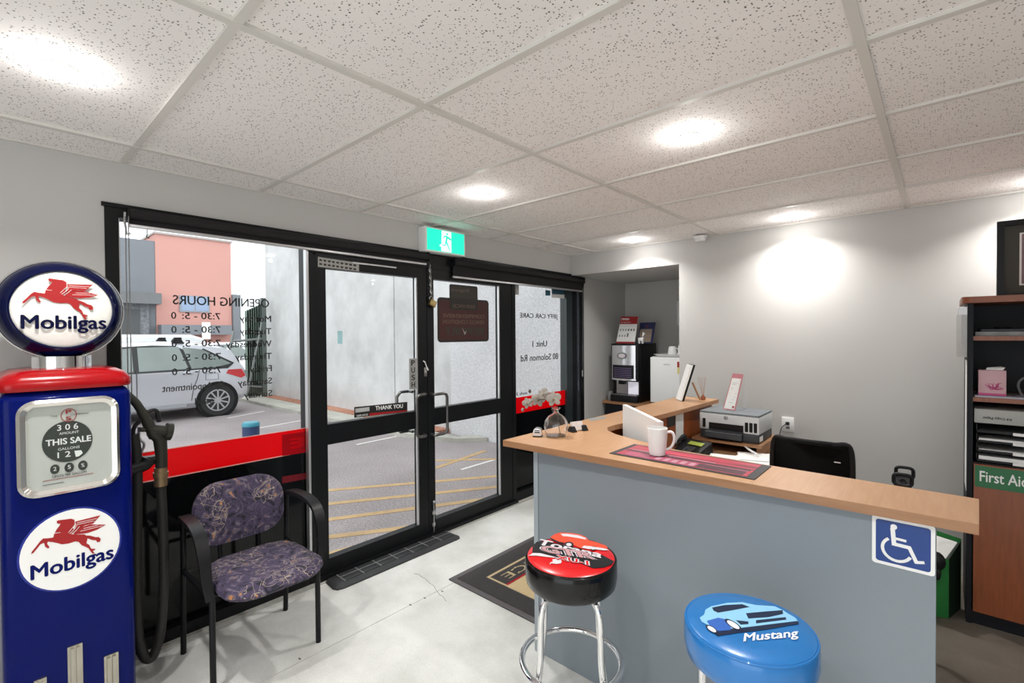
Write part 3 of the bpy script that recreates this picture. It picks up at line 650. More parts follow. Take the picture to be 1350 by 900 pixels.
obj('foot_rail', B().tube([UQ(320, 508), UQ(347, 510)], .025, 8), GPL, gp)

# ================================================================ FUEL PUMP
XPF = -2.30
px_r = U(178, 700, 0, XPF).y; pyc = U(99, 870, 0, XPF).y; hw = px_r-pyc
P0, P1 = pyc-hw, pyc+hw
zc0, zc1 = U(88, 513, 0, XPF).z, U(88, 487, 0, XPF).z
t = thing('fuel_pump', 'vintage navy blue and red fuel pump with a round globe', 'fuel pump', ((XPF-2.72)/2, pyc, 0))
obj('body', B().box(-2.73, XPF, P0, P1, .06, zc0, .035, 4), NAVY, t)
obj('plinth', B().box(-2.74, XPF+.01, P0-.008, P1+.008, 0, .09, .01), NAVYD, t)
cap = B(); cs = []
for (z, i) in ((zc0, 0), (zc0+.01, -.004), (zc1-.06+.02, -.003), (zc1-.018, .012), (zc1-.004, .035), (zc1, .07)):
    hx2, hy2 = (XPF+2.73)/2-i, hw-i; c0 = ((XPF-2.73)/2, pyc)
    cs.append([(c0[0]+a, c0[1]+q, z) for a, q in rrect(2*hx2, 2*hy2, .05, 6)])
obj('cap', cap.loft(cs), REDE, t)
# bezel and dial
def Fp(x, y, d=0): return U(x, y, 0, XPF) + V((d, 0, 0))
by0, by1 = Fp(21, 590).y, Fp(157, 590).y
bz0, bz1 = Fp(90, 648).z, Fp(90, 524.5).z
cyb, czb = (by0+by1)/2, (bz0+bz1)/2; bw, bh = by1-by0, bz1-bz0
def yzp(pts, x): return [(x, cyb+a, czb+q) for a, q in pts]
bz = B(); o1 = rrect(bw, bh, .05, 6); o2 = rrect(bw-.045, bh-.045, .03, 6)
bz.loft([yzp(o1, XPF-.002), yzp(o1, XPF+.012), yzp(rrect(bw-.018, bh-.018, .042, 6), XPF+.020), yzp(o2, XPF+.012), yzp(o2, XPF+.003)], caps=False)
obj('bezel', bz, mat('polished_bezel', (.72, .70, .66), .12, .9, noise=.03), t)
obj('dial_plate', B().prism(yzp(o2, XPF+.001), (.003, 0, 0)), CREAM, t, label='cream dial plate')
dx = XPF+.0045
def dpx(x, y): return U(x, y, 0, dx)
def ell(x, y, rx, ry, n=36):
    c_ = dpx(x, y); a_ = abs(dpx(x+rx, y).y-dpx(x-rx, y).y)/2; b_ = abs(dpx(x, y-ry).z-dpx(x, y+ry).z)/2
    return [(dx, c_.y+a_*math.cos(2*PI*k/n), c_.z+b_*math.sin(2*PI*k/n)) for k in range(n)]
DIAL = mat('dial_black', (.035, .04, .035), .4, noise=.1)
obj('dial_disc', B().prism(ell(89.5, 581.5, 33.5, 27), (.0012, 0, 0)), DIAL, t, label='dark oval sale counter')
for x, y in ((72.3, 618.3), (91.2, 615.8), (109.2, 613)): obj('price_button', B().prism(ell(x, y, 6.3, 6.3, 20), (.002, 0, 0)), DIAL, t)
def tx(s, m, x0, y0, x1, y1, h, bold=.01, ax=dx+.0015): # baseline points and pixel height
    p0 = U(x0, y0, 0, ax); p1 = U(x1, y1, 0, ax); p2 = U(x0, y0-h, 0, ax)
    u = V((0, p1.y-p0.y, 0)); zc = (p0.z+p1.z)/2
    text('lettering', s, m, t, (ax, p0.y, zc), u, (0, 0, p2.z-p0.z), bold=bold)
tx('3 0 6', WHITE, 75.5, 567.5, 103, 565, 7.6); tx('AMOUNT', WHITE, 78, 573, 104, 570.5, 3.2, .0)
tx('THIS SALE', WHITE, 60.5, 587.5, 120, 581.5, 8, .025); tx('GALLONS', WHITE, 76.5, 593.5, 105, 590.5, 3.2, 0)
tx('1 2', WHITE, 76, 603.5, 93, 601.5, 7.4); tx('CENTS PER GALLON', INK, 68.5, 629.5, 114, 623.5, 3, 0)
tx('THE            COMPANY', INK, 66.5, 550, 117, 545.5, 2.2, 0)
for s, x, y in (('2', 72.3, 620.5), ('5', 91.2, 618), ('%', 109.2, 615.5)): tx(s, WHITE, x-2, y, x+2.2, y-.2, 5, 0, dx+.0025)
obj('counter_flag', B().prism([(dx+.0014, *dpx(98, 594)[1:]), (dx+.0014, *dpx(107, 593)[1:]), (dx+.0014, *dpx(109, 597)[1:]), (dx+.0014, *dpx(104, 601)[1:]), (dx+.0014, *dpx(100, 602)[1:])], (.0008, 0, 0)), WHITE, t)
ri = ell(90.5, 547, 10, 8.5, 28); ro = [V(p)+V((0, 0, 0)) for p in ri]
lg = B(); c_ = dpx(90.5, 547)
lg.tube([V(p)+V((.0012, 0, 0)) for p in ri], .0011, 5, close=True); obj('maker_ring', lg, REDP, t)
tx('P', REDP, 87, 545.5, 94, 544.7, 5, .02); tx('S', REDP, 87, 554, 94, 553.2, 5, .02)
for k, (a, b_) in enumerate((((56, 634.5), (123, 624)), ((56, 640), (84, 635)))):
    p0, p1 = dpx(*a), dpx(*b_); obj('fine_print_line', B().box(dx, dx+.001, p0.y, p1.y, p0.z-.0006, p0.z+.0006), REDP if k == 0 else INK, t)
obj('dial_window', B().prism(yzp(rrect(bw-.05, bh-.05, .028, 6), XPF+.011), (.001, 0, 0)), PANE, t)
# pegasus: outline drawn in a 1050x900 study of the globe, mapped to a unit box
PG = [[(385,190),(392,184),(440,188),(492,192),(517,205),(520,235),(503,262),(520,285),(490,305),(540,320),(590,330),(614,348),(614,372),(606,400),(628,418),(642,450),(672,458),(676,466),(655,470),(670,492),(652,490),(638,470),(620,440),(598,425),(568,405),(545,375),(520,366),(470,370),(420,364),(385,346),(350,331),(318,320),(312,335),(330,364),(318,370),(298,352),(290,322),(265,327),(240,352),(215,376),(198,381),(204,364),(230,340),(262,306),(285,290),(320,297),(358,300),(364,275),(385,245),(405,225),(412,210),(398,210),(386,202)],
 [(612,343),(640,352),(680,372),(705,376),(721,395),(714,414),(692,414),(682,396),(650,386),(625,370),(610,362)],
 [(522,220),(722,214),(662,264),(600,264),(545,280),(505,292),(528,242)],
 [(502,297),(560,272),(640,266),(700,280),(764,295),(690,318),(620,326),(560,320),(517,314)]]
PL = [[(470,290),(500,262),(522,240)],[(480,300),(515,275),(535,250)],[(495,308),(530,285),(555,262)],[(535,232),(690,232)],[(530,244),(672,246)],[(560,300),(735,297)],[(585,285),(700,284)],[(365,272),(410,274)]]
def pegasus(parent, x, f):
    for pl in PG:
        pts = [f(a, b_) for a, b_ in pl]; obj('winged_horse', B().prism([(x, p[0], p[1]) for p in pts], (.0009, 0, 0)), REDP, parent)
    b = B()
    for pl in PL: b.tube([(x+.0011, *f(a, b_)) for a, b_ in pl], .0007, 4)
    obj('feather_line', b, WHITE, parent)
# lower emblem
ex_ = XPF+.0015
def lo(x, y): return U(x, y, 0, ex_)
cE = lo(91, 724); A_ = abs(lo(158, 724).y-lo(25, 724).y)/2; Bz = abs(lo(91, 672.5).z-lo(91, 776).z)/2
yEc = (lo(158, 724).y+lo(25, 724).y)/2
obj('emblem_rim', B().prism([(XPF, yEc+(A_+.006)*math.cos(2*PI*k/48), cE.z+(Bz+.006)*math.sin(2*PI*k/48)) for k in range(48)], (.0012, 0, 0)), mat('blue_rim', hx('0a2488'), .3, noise=.05), t)
obj('emblem_plate', B().prism([(ex_, yEc+A_*math.cos(2*PI*k/48), cE.z+Bz*math.sin(2*PI*k/48)) for k in range(48)], (.001, 0, 0)), WHITE, t, label='white oval emblem plate')
def f1(a, b_): return (yEc+(a-497)/380*A_, cE.z-(b_-415)/288*Bz)
pegasus(t, ex_+.001, f1)
text('lettering', 'Mobilgas', NAVY, t, (ex_+.0012, f1(195, 0)[0], f1(0, 597)[1]), (0, f1(820, 0)[0]-f1(195, 0)[0], 0), (0, 0, f1(0, 465)[1]-f1(0, 597)[1]), bold=.025)
# chrome trim bars
for x0, x1, y in ((89, 109, 849), (137, 156, 861), (44, 61, 894)):
    a_, b_ = Fp(x0, 880).y, Fp(x1, 880).y; zt_ = Fp((x0+x1)/2, y).z
    tb = B().box(XPF, XPF+.008, a_, b_, .09, zt_).box(XPF+.008, XPF+.018, a_+.008, (a_+b_)/2-.003, .09, zt_-.006).box(XPF+.008, XPF+.018, (a_+b_)/2+.003, b_-.008, .09, zt_-.006)
    obj('trim_bar', tb, mat('worn_chrome', (.42, .40, .34), .25, .9, noise=.15, nscale=20) if 'worn_chrome' not in _m else _m['worn_chrome'], t)
# globe
gx = -2.50; gf = gx+.085
gyc = U(82, 410, 0, gx+.03).y; gzc = U(82, 408.5, 0, gx+.03).z
grz = (U(82, 345, 0, gx+.03).z-U(82, 472, 0, gx+.03).z)/2
MG = Matrix.Translation((gx, gyc, gzc)) @ Matrix.Rotation(R(90), 4, 'Y')
def gl(r, d): return (r*grz, d)
gb = obj('globe', B().lathe([gl(.72, -.085), gl(.88, -.075), gl(.97, -.05), gl(1, 0), gl(.98, .035), gl(.93, .06), gl(.86, .078), gl(.80, .085), gl(.77, .083), gl(.76, .070)], n=56, M=MG), NAVYD, t, label='dark navy globe body')
LW = mat('opal_lens', (.80, .79, .74), .15, coat=.4)
obj('globe_lens', B().lathe([gl(.77, .075), gl(.70, .082), gl(.4, .090), gl(0.01, .093)], n=48, M=MG), LW, gb)
obj('globe_rim', B().tube([(gx+.02, gyc+grz*1.005*math.cos(2*PI*k/56), gzc+grz*1.005*math.sin(2*PI*k/56)) for k in range(56)], .003, 6, close=True), CHROME, gb)
gfx = gx+.0945; lr = .76*grz
def f2(a, b_): return (gyc+(a-497)/380*lr, gzc-(b_-415)/288*lr)
pegasus(gb, gfx, f2)
text('lettering', 'Mobilgas', NAVYD, gb, (gfx, f2(190, 0)[0], f2(0, 597)[1]), (0, f2(820, 0)[0]-f2(190, 0)[0], 0), (0, 0, f2(0, 465)[1]-f2(0, 597)[1]), bold=.025)
obj('globe_collar', B().lathe([(.085, zc1-.02), (.085, gzc-grz*.955)], c=(gx+.0, gyc, 0), n=32), CHROME, t)
# hose, nozzle and holder on the +Y flank
XN = -2.50
HOSE = mat('old_black_hose', (.014, .0135, .012), .5, spec=.3, noise=.25, nscale=15); NZ = mat('dull_olive_metal', (.030, .029, .023), .45, .4, spec=.3, noise=.25, nscale=25)
def N(x, y, d=0): return U(x, y, 0, XN)+V((d, 0, 0))
def smooth(pts, n=6):
    out = []; P = [V(p) for p in pts]
    for i in range(len(P)-1):
        a, b_, c_, d_ = P[max(i-1, 0)], P[i], P[i+1], P[min(i+2, len(P)-1)]
        for k in range(n):
            s = k/n; out.append(.5*((2*b_)+(c_-a)*s+(2*a-5*b_+4*c_-d_)*s*s+(3*b_-a-3*c_+d_)*s**3))
    return out+[P[-1]]
obj('hose', B().tube(smooth([N(212, 640), N(215, 700), N(216, 770), N(212, 830), N(203, 862), N(194, 868), N(186, 855), N(181, 820), N(180, 740), N(181, 640), N(180, 600), N(176, 572, .0)]), .019, 12), HOSE, t)
nz = obj('nozzle', B().tube(smooth([N(168, 520), N(180, 532), N(190, 548), N(199, 565), N(205, 575)]), [.015]*5+[.016]*5+[.018]*5+[.021]*5+[.024]*5, 12).tube([N(203, 570), N(211, 578), N(213, 600), N(213, 618)], [.026, .026, .022, .022], 14).tube([N(197, 566), N(224, 569)], [.022, .026], 16).tube([N(184, 566), N(197, 566)], .010, 10), NZ, t)
obj('nozzle_knob', B().cyl(N(218, 568.5), N(226, 569), .037, n=20), NZ, nz)
obj('trigger_guard', B().tube(smooth([N(210, 556), N(206, 541), N(193, 544), N(184, 555), N(176, 566), N(175, 590)]), .008, 8), BLACKP, nz)
obj('trigger', B().tube(smooth([N(183, 562), N(184, 577), N(190, 585), N(187, 595), N(181, 604)]), .005, 8), STEEL, nz)
obj('hose_coupling', B().tube([N(212, 616), N(212, 640)], .024, 14).tube([N(212, 622), N(212, 628)], .028, 14), mat('aged_brass', (.22, .15, .08), .4, .7, noise=.2), t)
obj('nozzle_bracket', B().prism([N(172, 605), N(200, 602), N(218, 598), N(218, 608), N(200, 613), N(172, 614)], (-.035, 0, 0)), NZ, t)
obj('nozzle_boot', B().tube(smooth([N(172, 618), N(190, 612), N(196, 604)]), .028, 12), BLACKP, t)

# ================================================================ VISITOR CHAIR
def fabric():
    m = mat('floral_fabric', (.08, .07, .1), .9, bump=.4, bscale=500); n = m.node_tree.nodes; l = m.node_tree.links; b = n['Principled BSDF']
    tc = n.new('ShaderNodeTexCoord'); t1 = n.new('ShaderNodeTexNoise'); t1.inputs['Scale'].default_value = 12; t1.inputs['Detail'].default_value = 4; t1.inputs['Distortion'].default_value = 2.6
    cr = n.new('ShaderNodeValToRGB'); e = cr.color_ramp.elements; e[0].position = .36; e[0].color = (*hx('1c1c26'), 1); e[1].position = .46; e[1].color = (*hx('463c56'), 1)
    for pos, c_ in ((.495, '2a2834'), (.53, '5a4a68'), (.56, '2e2c3a'), (.60, '786e78'), (.64, '3e384a'), (.69, 'b07a50')): q = e.new(pos); q.color = (*hx(c_), 1)
    v = n.new('ShaderNodeTexVoronoi'); v.feature = 'DISTANCE_TO_EDGE'; v.inputs['Scale'].default_value = 24
    t2 = n.new('ShaderNodeTexNoise'); t2.inputs['Scale'].default_value = 12; mixv = n.new('ShaderNodeMix'); mixv.data_type = 'VECTOR'; mixv.inputs[0].default_value = .12
    l.new(tc.outputs['Object'], t1.inputs[0]); l.new(tc.outputs['Object'], t2.inputs[0]); l.new(tc.outputs['Object'], mixv.inputs[4]); l.new(t2.outputs[1], mixv.inputs[5]); l.new(mixv.outputs[1], v.inputs[0])
    lt = n.new('ShaderNodeMath'); lt.operation = 'LESS_THAN'; lt.inputs[1].default_value = .022; l.new(v.outputs[0], lt.inputs[0])
    t4 = n.new('ShaderNodeTexNoise'); t4.inputs['Scale'].default_value = 5; l.new(tc.outputs['Object'], t4.inputs[0])
    g = n.new('ShaderNodeMath'); g.operation = 'GREATER_THAN'; g.inputs[1].default_value = .52; l.new(t4.outputs[0], g.inputs[0])
    mm = n.new('ShaderNodeMath'); mm.operation = 'MULTIPLY'; l.new(lt.outputs[0], mm.inputs[0]); l.new(g.outputs[0], mm.inputs[1])
    mx = n.new('ShaderNodeMix'); mx.data_type = 'RGBA'; mx.inputs[7].default_value = (*hx('94877a'), 1); l.new(mm.outputs[0], mx.inputs[0])
    l.new(t1.outputs[0], cr.inputs[0]); l.new(cr.outputs[0], mx.inputs[6]); l.new(mx.outputs[2], b.inputs['Base Color']); return m
FAB = fabric()
t = thing('armchair', 'black framed visitor chair with purple floral seat and back by the window', 'chair', (-2.42, .88, 0))
YC0, YC1 = .625, 1.10; ycm = (YC0+YC1)/2
se = []
for z, i in ((.405, .05), (.412, .015), (.43, 0), (.45, .004), (.465, .03), (.470, .09)):
    pts = []
    for a, q in rrect(.47-2*i, .435-2*i, .13-min(i, .08), 7):
        k = 1-.05*(a < 0); pts.append((-2.325+a, ycm+q*k, z-.010*(a/.23)**2*(z > .44)))
    se.append(pts)
obj('seat', B().loft(se), FAB, t)
be = []
for x, i in ((-.030, .03), (-.022, .006), (0, 0), (.022, .008), (.03, .04)):
    be.append([(-2.585+x-(q+.15)*.12+.04*(1-(a/.22)**2)*-1, ycm+a, .635+q) for a, q in rrect(.42-2*i, .30-2*i, .12-i, 7)])
obj('backrest', B().loft(be), FAB, t)
FRM = BLACK
for s, y in ((-1, YC0), (1, YC1)):
    obj('leg', B().tube([(-2.27, y+s*-.01, 0), (-2.27, y-s*.01, .42)], .0125, 10), FRM, t)
    obj('leg', B().tube([(-2.67, y, 0), (-2.645, y, .44), (-2.64, y, .66)], .0125, 10), FRM, t)
    arm = smooth([(-2.62, y-s*.0, .66), (-2.55, y+s*.008, .672), (-2.42, y+s*.012, .672), (-2.33, y+s*.014, .645), (-2.285, y+s*.014, .58), (-2.268, y+s*.01, .48), (-2.268, y, .40)], 5)
    ab = B(); secs = []
    for i, p in enumerate(arm):
        tt = (arm[min(i+1, len(arm)-1)]-arm[max(i-1, 0)]).normalized(); nn = V((tt.z, 0, -tt.x)); w = .024 if i < 18 else .024-.008*((i-18)/12); h = .012
        secs.append([p+nn*h+V((0, w*.8, 0)), p+nn*h*.6+V((0, w, 0)), p-nn*h+V((0, w, 0)), p-nn*h+V((0, -w, 0)), p+nn*h*.6+V((0, -w, 0)), p+nn*h+V((0, -w*.8, 0))])
    obj('armrest', ab.loft(secs), BLACKP, t)
fr_ = B().tube([(-2.64, YC0, .40), (-2.27, YC0+.01, .40)], .011).tube([(-2.64, YC1, .40), (-2.27, YC1-.01, .40)], .011).tube([(-2.3, YC0, .40), (-2.3, YC1, .40)], .010).tube([(-2.62, YC0, .40), (-2.62, YC1, .40)], .010)
for y in (ycm-.09, ycm+.09): fr_.tube([(-2.52, y, .40), (-2.62, y, .42), (-2.645, y, .6)], .010)
obj('seat_frame', fr_, FRM, t)

# ================================================================ MATS
t = thing('threshold_ramp', 'black rubber threshold ramp with square ribs in front of the doors', 'ramp mat', (-2.71, 1.85, 0))
ry0, ry1 = 1.375, 2.36
out = [(-2.80, ry0+.01), (-2.80, ry1), (-2.655, ry1), (-2.635, ry1-.015), (-2.630, ry1-.04), (-2.630, ry0+.05), (-2.64, ry0+.015), (-2.67, ry0)]
b = B(); b.loft([[(x, y, 0) for x, y in out], [(x*1.0+(-.002), y, .008) for x, y in out], [(max(min(x, -2.665), -2.80), min(max(y, ry0+.03), ry1-.03), .020) for x, y in out]])
obj('ramp', b, RUBBER, t)
n = 7; ya, yb = ry0+.08, ry1-.03
for k in range(n):
    for r_ in (0, 1):
        y0 = ya+(yb-ya)*k/n; y1 = ya+(yb-ya)*(k+1)/n; x0 = -2.795+.062*r_
        obj('ramp_tread', B().box(x0, x0+.058, y0+.003, y1-.003, .018, .0235, .001), RUBBER, t)
rib = B()
for k in range(n+1): y0 = ya+(yb-ya)*k/n; rib.box(-2.795, -2.671, y0-.002, y0+.002, .018, .0245)
rib.box(-2.736, -2.732, ya, yb, .018, .0245)
obj('gloss_rib', rib, mat('gloss_grey_rubber', (.24, .24, .24), .5, noise=.3), t)  # lighter grey paints the gloss along the ribs

t = thing('door_mat', 'black studded rubber door mat with cream lettering beside the counter', 'door mat', (-1.88, 2.5, 0))
mx0, mx1, my0, my1 = -2.24, -1.50, 1.90, 3.10
MATR = mat('mat_rubber', (.065, .060, .060), .6, noise=.15, nscale=30)
obj('base', B().box(mx0, mx1, my0, my1, 0, .005), MATR, t)
bo_ = B()
for (a, b_, c_, d_) in ((mx0, mx0+.035, my0, my1), (mx1-.035, mx1, my0, my1), (mx0+.035, mx1-.035, my0, my0+.035), (mx0+.035, mx1-.035, my1-.035, my1)): bo_.box(a, b_, c_, d_, .004, .009, .002)
obj('border', bo_, mat('mat_edge_rubber', (.085, .075, .078), .5, noise=.1), t)
# stud field: one mesh, four colours decided by what is printed there
Tm = bpy.data.curves.new('t', 'FONT'); Tm.body = 'SERVICE'; Tm.offset = .0
tmo = bpy.data.objects.new('t', Tm); tme = bpy.data.meshes.new_from_object(tmo); bpy.data.objects.remove(tmo)
E_ = U(671, 757, 2, .006); C_ = U(681, 751.5, 2, .006)
lx0 = E_.x-.03; lx1 = lx0+.07; le = E_.y-.045; ls = le+.62
xs_ = [v.co.x for v in tme.vertices]; ys_ = [v.co.y for v in tme.vertices]; tw = (min(xs_), max(xs_)); thh = (min(ys_), max(ys_))
tris = []
tme.calc_loop_triangles()
for lt in tme.loop_triangles:
    tris.append([((tme.vertices[i].co.x-tw[0])/(tw[1]-tw[0]), (tme.vertices[i].co.y-thh[0])/(thh[1]-thh[0])) for i in lt.vertices])
bpy.data.meshes.remove(tme)
def intri(p, T):
    (ax, ay), (bx, by), (cx, cy) = T; d1 = (p[0]-bx)*(ay-by)-(ax-bx)*(p[1]-by); d2 = (p[0]-cx)*(by-cy)-(bx-cx)*(p[1]-cy); d3 = (p[0]-ax)*(cy-ay)-(cx-ax)*(p[1]-ay)
    return not ((d1 < 0 or d2 < 0 or d3 < 0) and (d1 > 0 or d2 > 0 or d3 > 0))
ic = U(642, 761, 2, .006)   # corner of the printed frame
fx0, fy0_ = ic.x, ic.y; fx1, fy1_ = mx1-.11, my1-(ic.y-my0)
sx = lx1+.03
cen = ((sx+fx1)/2+.05, (fy0_+fy1_)/2)
def ink(x, y):
    if fx0 < x < fx1 and fy0_ < y < fy1_:
        if min(x-fx0, fx1-x, y-fy0_, fy1_-y) < .012: return 1
        if lx0 < x < lx1 and le < y < ls:
            p = ((ls-y)/(ls-le), (x-lx0)/(lx1-lx0))
            return 1 if any(intri(p, T) for T in tris) else 0
        if sx < x < sx+.018: return 2
        if x >= sx+.018:
            dd = math.hypot(x-cen[0], y-cen[1])
            if abs(dd-.20) < .006: return 0
            if dd < .15: return 2
            return 1
    return 0
sets = [B(), B(), B()]; pit = .0095; sw = .0032
x = mx0+.04; i = 0
while x < mx1-.04:
    y = my0+.04+(pit/2 if i % 2 else 0)
    while y < my1-.04:
        k = ink(x, y); bb = sets[k].b
        vs_ = [bb.verts.new((x+a*sw, y+c_*sw*1.2, .005)) for a, c_ in ((-1, -1), (1, -1), (1, 1), (-1, 1))]+[bb.verts.new((x+a*sw*.6, y+c_*sw*.7, .010)) for a, c_ in ((-1, -1), (1, -1), (1, 1), (-1, 1))]
        for q in range(4): bb.faces.new((vs_[q], vs_[(q+1) % 4], vs_[4+(q+1) % 4], vs_[4+q]))
        bb.faces.new(vs_[4:])
        y += pit
    x += pit*.62; i += 1
obj('black_studs', sets[0], MATR, t, kind='stuff', smooth=10)
obj('cream_studs', sets[1], mat('cream_rubber', hx('d8c49c'), .6, noise=.05), t, kind='stuff', smooth=10, label='cream printed studs forming SERVICE and a frame')
obj('red_studs', sets[2], mat('red_rubber', hx('b01828'), .6, noise=.05), t, kind='stuff', smooth=10, label='red printed studs')

# ================================================================ BAR STOOLS
def stool(cx, cy, zt, r, ang, side_m, top_m, label):
    t = thing('bar_stool', label, 'bar stool', (cx, cy, 0), 0, world=False)
    th = .105
    obj('seat', B().lathe([(r*.90, zt-th), (r*.97, zt-th+.012), (r*1.0, zt-th+.04), (r*1.0, zt-.03), (r*.985, zt-.014), (r*.955, zt-.005)], n=56), side_m, t)
    obj('seat_top', B().lathe([(r*.955, zt-.006), (r*.90, zt-.001), (r*.6, zt), (0.001, zt)], n=56), top_m, t)
    obj('seat_piping', B().tube([(r*.975*math.cos(2*PI*k/56), r*.975*math.sin(2*PI*k/56), zt-.009) for k in range(56)], .0035, 6, close=True), side_m, t)
    obj('swivel_plate', B().lathe([(.085, zt-th-.018), (.085, zt-th)], n=28), BLACKP, t)
    zr = .315
    for k in range(4):
        a = R(ang+90*k); d = V((math.cos(a), math.sin(a), 0))
        def q(rr, z): return d*rr+V((0, 0, z))
        obj('leg', B().tube(smooth([q(.05, zt-th-.010), q(.09, zt-th-.012), q(.125, zt-th-.03), q(.142, zt-th-.075), q(.146, zt-th-.2), q(.149, zr+.04), q(.158, zr-.02), q(.205, .012)], 5), .0115, 12), CHROME, t)
        obj('bolt', B().ball(q(.164, zr+.0), .009), CHROME, t)
        obj('leg_foot', B().lathe([(.016, 0), (.016, .02), (.012, .03)], c=q(.206, 0), n=14), BLACKP, t)
    obj('foot_ring', B().tube([(.180*math.cos(2*PI*k/56), .180*math.sin(2*PI*k/56), zr) for k in range(56)], .0115, 12, close=True), CHROME, t)
    return t
VB = mat('black_vinyl', (.003, .003, .003), .2, spec=.35, coat=.1, bump=.05); VR = mat('red_vinyl', hx('cc0c14'), .25, coat=.4, noise=.02); VBL = mat('blue_vinyl', hx('2270b4'), .25, coat=.35, noise=.03)
SZ = .70
s1 = stool(-1.0, 1.425, SZ, .166, -11, VB, VR, 'bar stool with a red printed top and black vinyl sides')
s2 = stool(-.392, 1.405, SZ, .168, -15, VBL, VBL, 'bar stool with a bright blue vinyl seat')
WORLD2 = {}
def on1(st_, nm, m, pts, h=0., lab=None):
    ps = [U(x, y, 2, SZ+.001+h)-st_.location for x, y in pts]
    b = B(); b.prism(ps, (0, 0, .0006)); return obj(nm, b, m, st_, lab)
def tst(st_, s, m, a, b_, c_, h=0., **k):
    p0 = U(*a, 2, SZ+.0016+h); return text('lettering', s, m, st_, p0-st_.location, U(*b_, 2, SZ+.0016+h)-p0, U(*c_, 2, SZ+.0016+h)-p0, ex=.0004, **k)
def g8(x, y): return (690+x/9, 690+y/9)       # red stool study
VBK = mat('black_print', (.006, .006, .006), .3, coat=.2); ORG = mat('orange_red_print', hx('d84828'), .35, coat=.2, noise=.1, nscale=20); SIL = mat('silver_print', hx('cfc8cc'), .35, noise=.05); PNK = mat('grey_pink_print', hx('b88c90'), .35)
on1(s1, 'black_swoosh', VBK, [g8(a, c) for a, c in ((112, 262), (160, 215), (300, 215), (470, 250), (650, 290), (800, 330), (930, 370), (1040, 430), (1075, 445), (1050, 480), (960, 520), (830, 530), (700, 480), (500, 430), (300, 375), (150, 350), (105, 345))])
on1(s1, 'silver_sweep', SIL, [g8(a, c) for a, c in ((60, 380), (115, 350), (200, 352), (330, 385), (420, 408), (280, 395), (150, 380))], .0004)
# orange coupe print
on1(s1, 'printed_car_body', ORG, [g8(a, c) for a, c in ((325, 155), (390, 118), (450, 105), (560, 112), (670, 130), (740, 158), (770, 195), (880, 225), (985, 265), (1000, 285), (985, 300), (880, 300), (760, 290), (690, 292), (610, 262), (520, 232), (420, 215), (330, 180))], .0006)
on1(s1, 'printed_car_windows', SIL, [g8(a, c) for a, c in ((440, 122), (520, 122), (650, 140), (740, 172), (745, 190), (640, 170), (520, 152), (470, 150))], .0009)
on1(s1, 'printed_car_shadow', VBK, [g8(a, c) for a, c in ((322, 168), (420, 215), (480, 228), (475, 245), (400, 225), (330, 190))], .0009)
for cx_, cy_, rr in ((540, 250, 46), (830, 295, 34)):
    on1(s1, 'printed_wheel', VBK, [g8(cx_+rr*1.25*math.cos(R(a)), cy_+rr*.75*math.sin(R(a))) for a in range(0, 360, 24)], .0010)
    on1(s1, 'printed_hub', SIL, [g8(cx_+rr*.7*math.cos(R(a)), cy_+rr*.42*math.sin(R(a))) for a in range(0, 360, 30)], .0016)
on1(s1, 'printed_bumper', SIL, [g8(a, c) for a, c in ((690, 285), (720, 262), (790, 270), (900, 285), (985, 300), (1010, 312), (960, 318), (850, 305), (760, 300))], .0012)
tst(s1, 'Torana', SIL, g8(215, 255), g8(930, 410), g8(200, 185), .0012, bold=.03, shear=.35)
WH_ = SIL
tst(s1, 'GTR', WH_, g8(240, 335), g8(845, 425), g8(210, 262), .0008, bold=.10)
tst(s1, 'XU-1', WH_, g8(400, 420), g8(770, 495), g8(400, 372), .0008, bold=.10)
tst(s1, 'GTR', PNK, g8(240, 335), g8(845, 425), g8(210, 262), .0020, bold=.03)
tst(s1, 'GTR', VBK, g8(240, 335), g8(845, 425), g8(210, 262), .0016, bold=.06)
tst(s1, 'XU-1', VR, g8(400, 420), g8(770, 495), g8(400, 372), .0020, bold=.02)
on1(s1, 'lion_emblem', SIL, [g8(a, c) for a, c in ((345, 425), (380, 420), (410, 438), (435, 425), (455, 445), (445, 470), (395, 478), (330, 470), (310, 488), (320, 462), (350, 452))], .0006)
def g9(x, y): return (880+x/6, 750+y/6)      # blue stool study
LB = mat('pale_blue_print', hx('8cc4ea'), .3, coat=.2, noise=.05); DB = mat('navy_print', hx('12203e'), .3, coat=.2); MB_ = mat('mid_blue_print', hx('3464b8'), .3, coat=.2); WH = mat('white_stool_print', (.8, .83, .86), .3)
on1(s2, 'printed_shadow', DB, [g9(a, c) for a, c in ((300, 440), (395, 530), (560, 505), (800, 475), (1040, 432), (1020, 395), (900, 400), (600, 440))])
on1(s2, 'printed_car_body', LB, [g9(a, c) for a, c in ((255, 385), (290, 360), (300, 322), (345, 295), (470, 268), (590, 262), (700, 285), (850, 295), (920, 330), (950, 350), (1010, 385), (1030, 410), (900, 425), (700, 450), (600, 462), (560, 470), (480, 470), (400, 490), (330, 450), (270, 415))], .0006)
on1(s2, 'printed_car_windows', DB, [g9(a, c) for a, c in ((352, 305), (450, 285), (590, 278), (650, 300), (520, 325), (400, 345), (365, 330))], .0009)
on1(s2, 'printed_car_side', MB_, [g9(a, c) for a, c in ((310, 410), (400, 385), (470, 400), (500, 450), (500, 482), (400, 490), (330, 440))], .0009)
on1(s2, 'printed_grille', DB, [g9(a, c) for a, c in ((620, 350), (780, 335), (910, 325), (915, 355), (800, 380), (640, 392))], .0009)
on1(s2, 'printed_intake', DB, [g9(a, c) for a, c in ((540, 405), (640, 415), (640, 435), (580, 440))], .0009)
on1(s2, 'printed_intake', DB, [g9(a, c) for a, c in ((700, 405), (935, 380), (940, 400), (700, 430))], .0009)
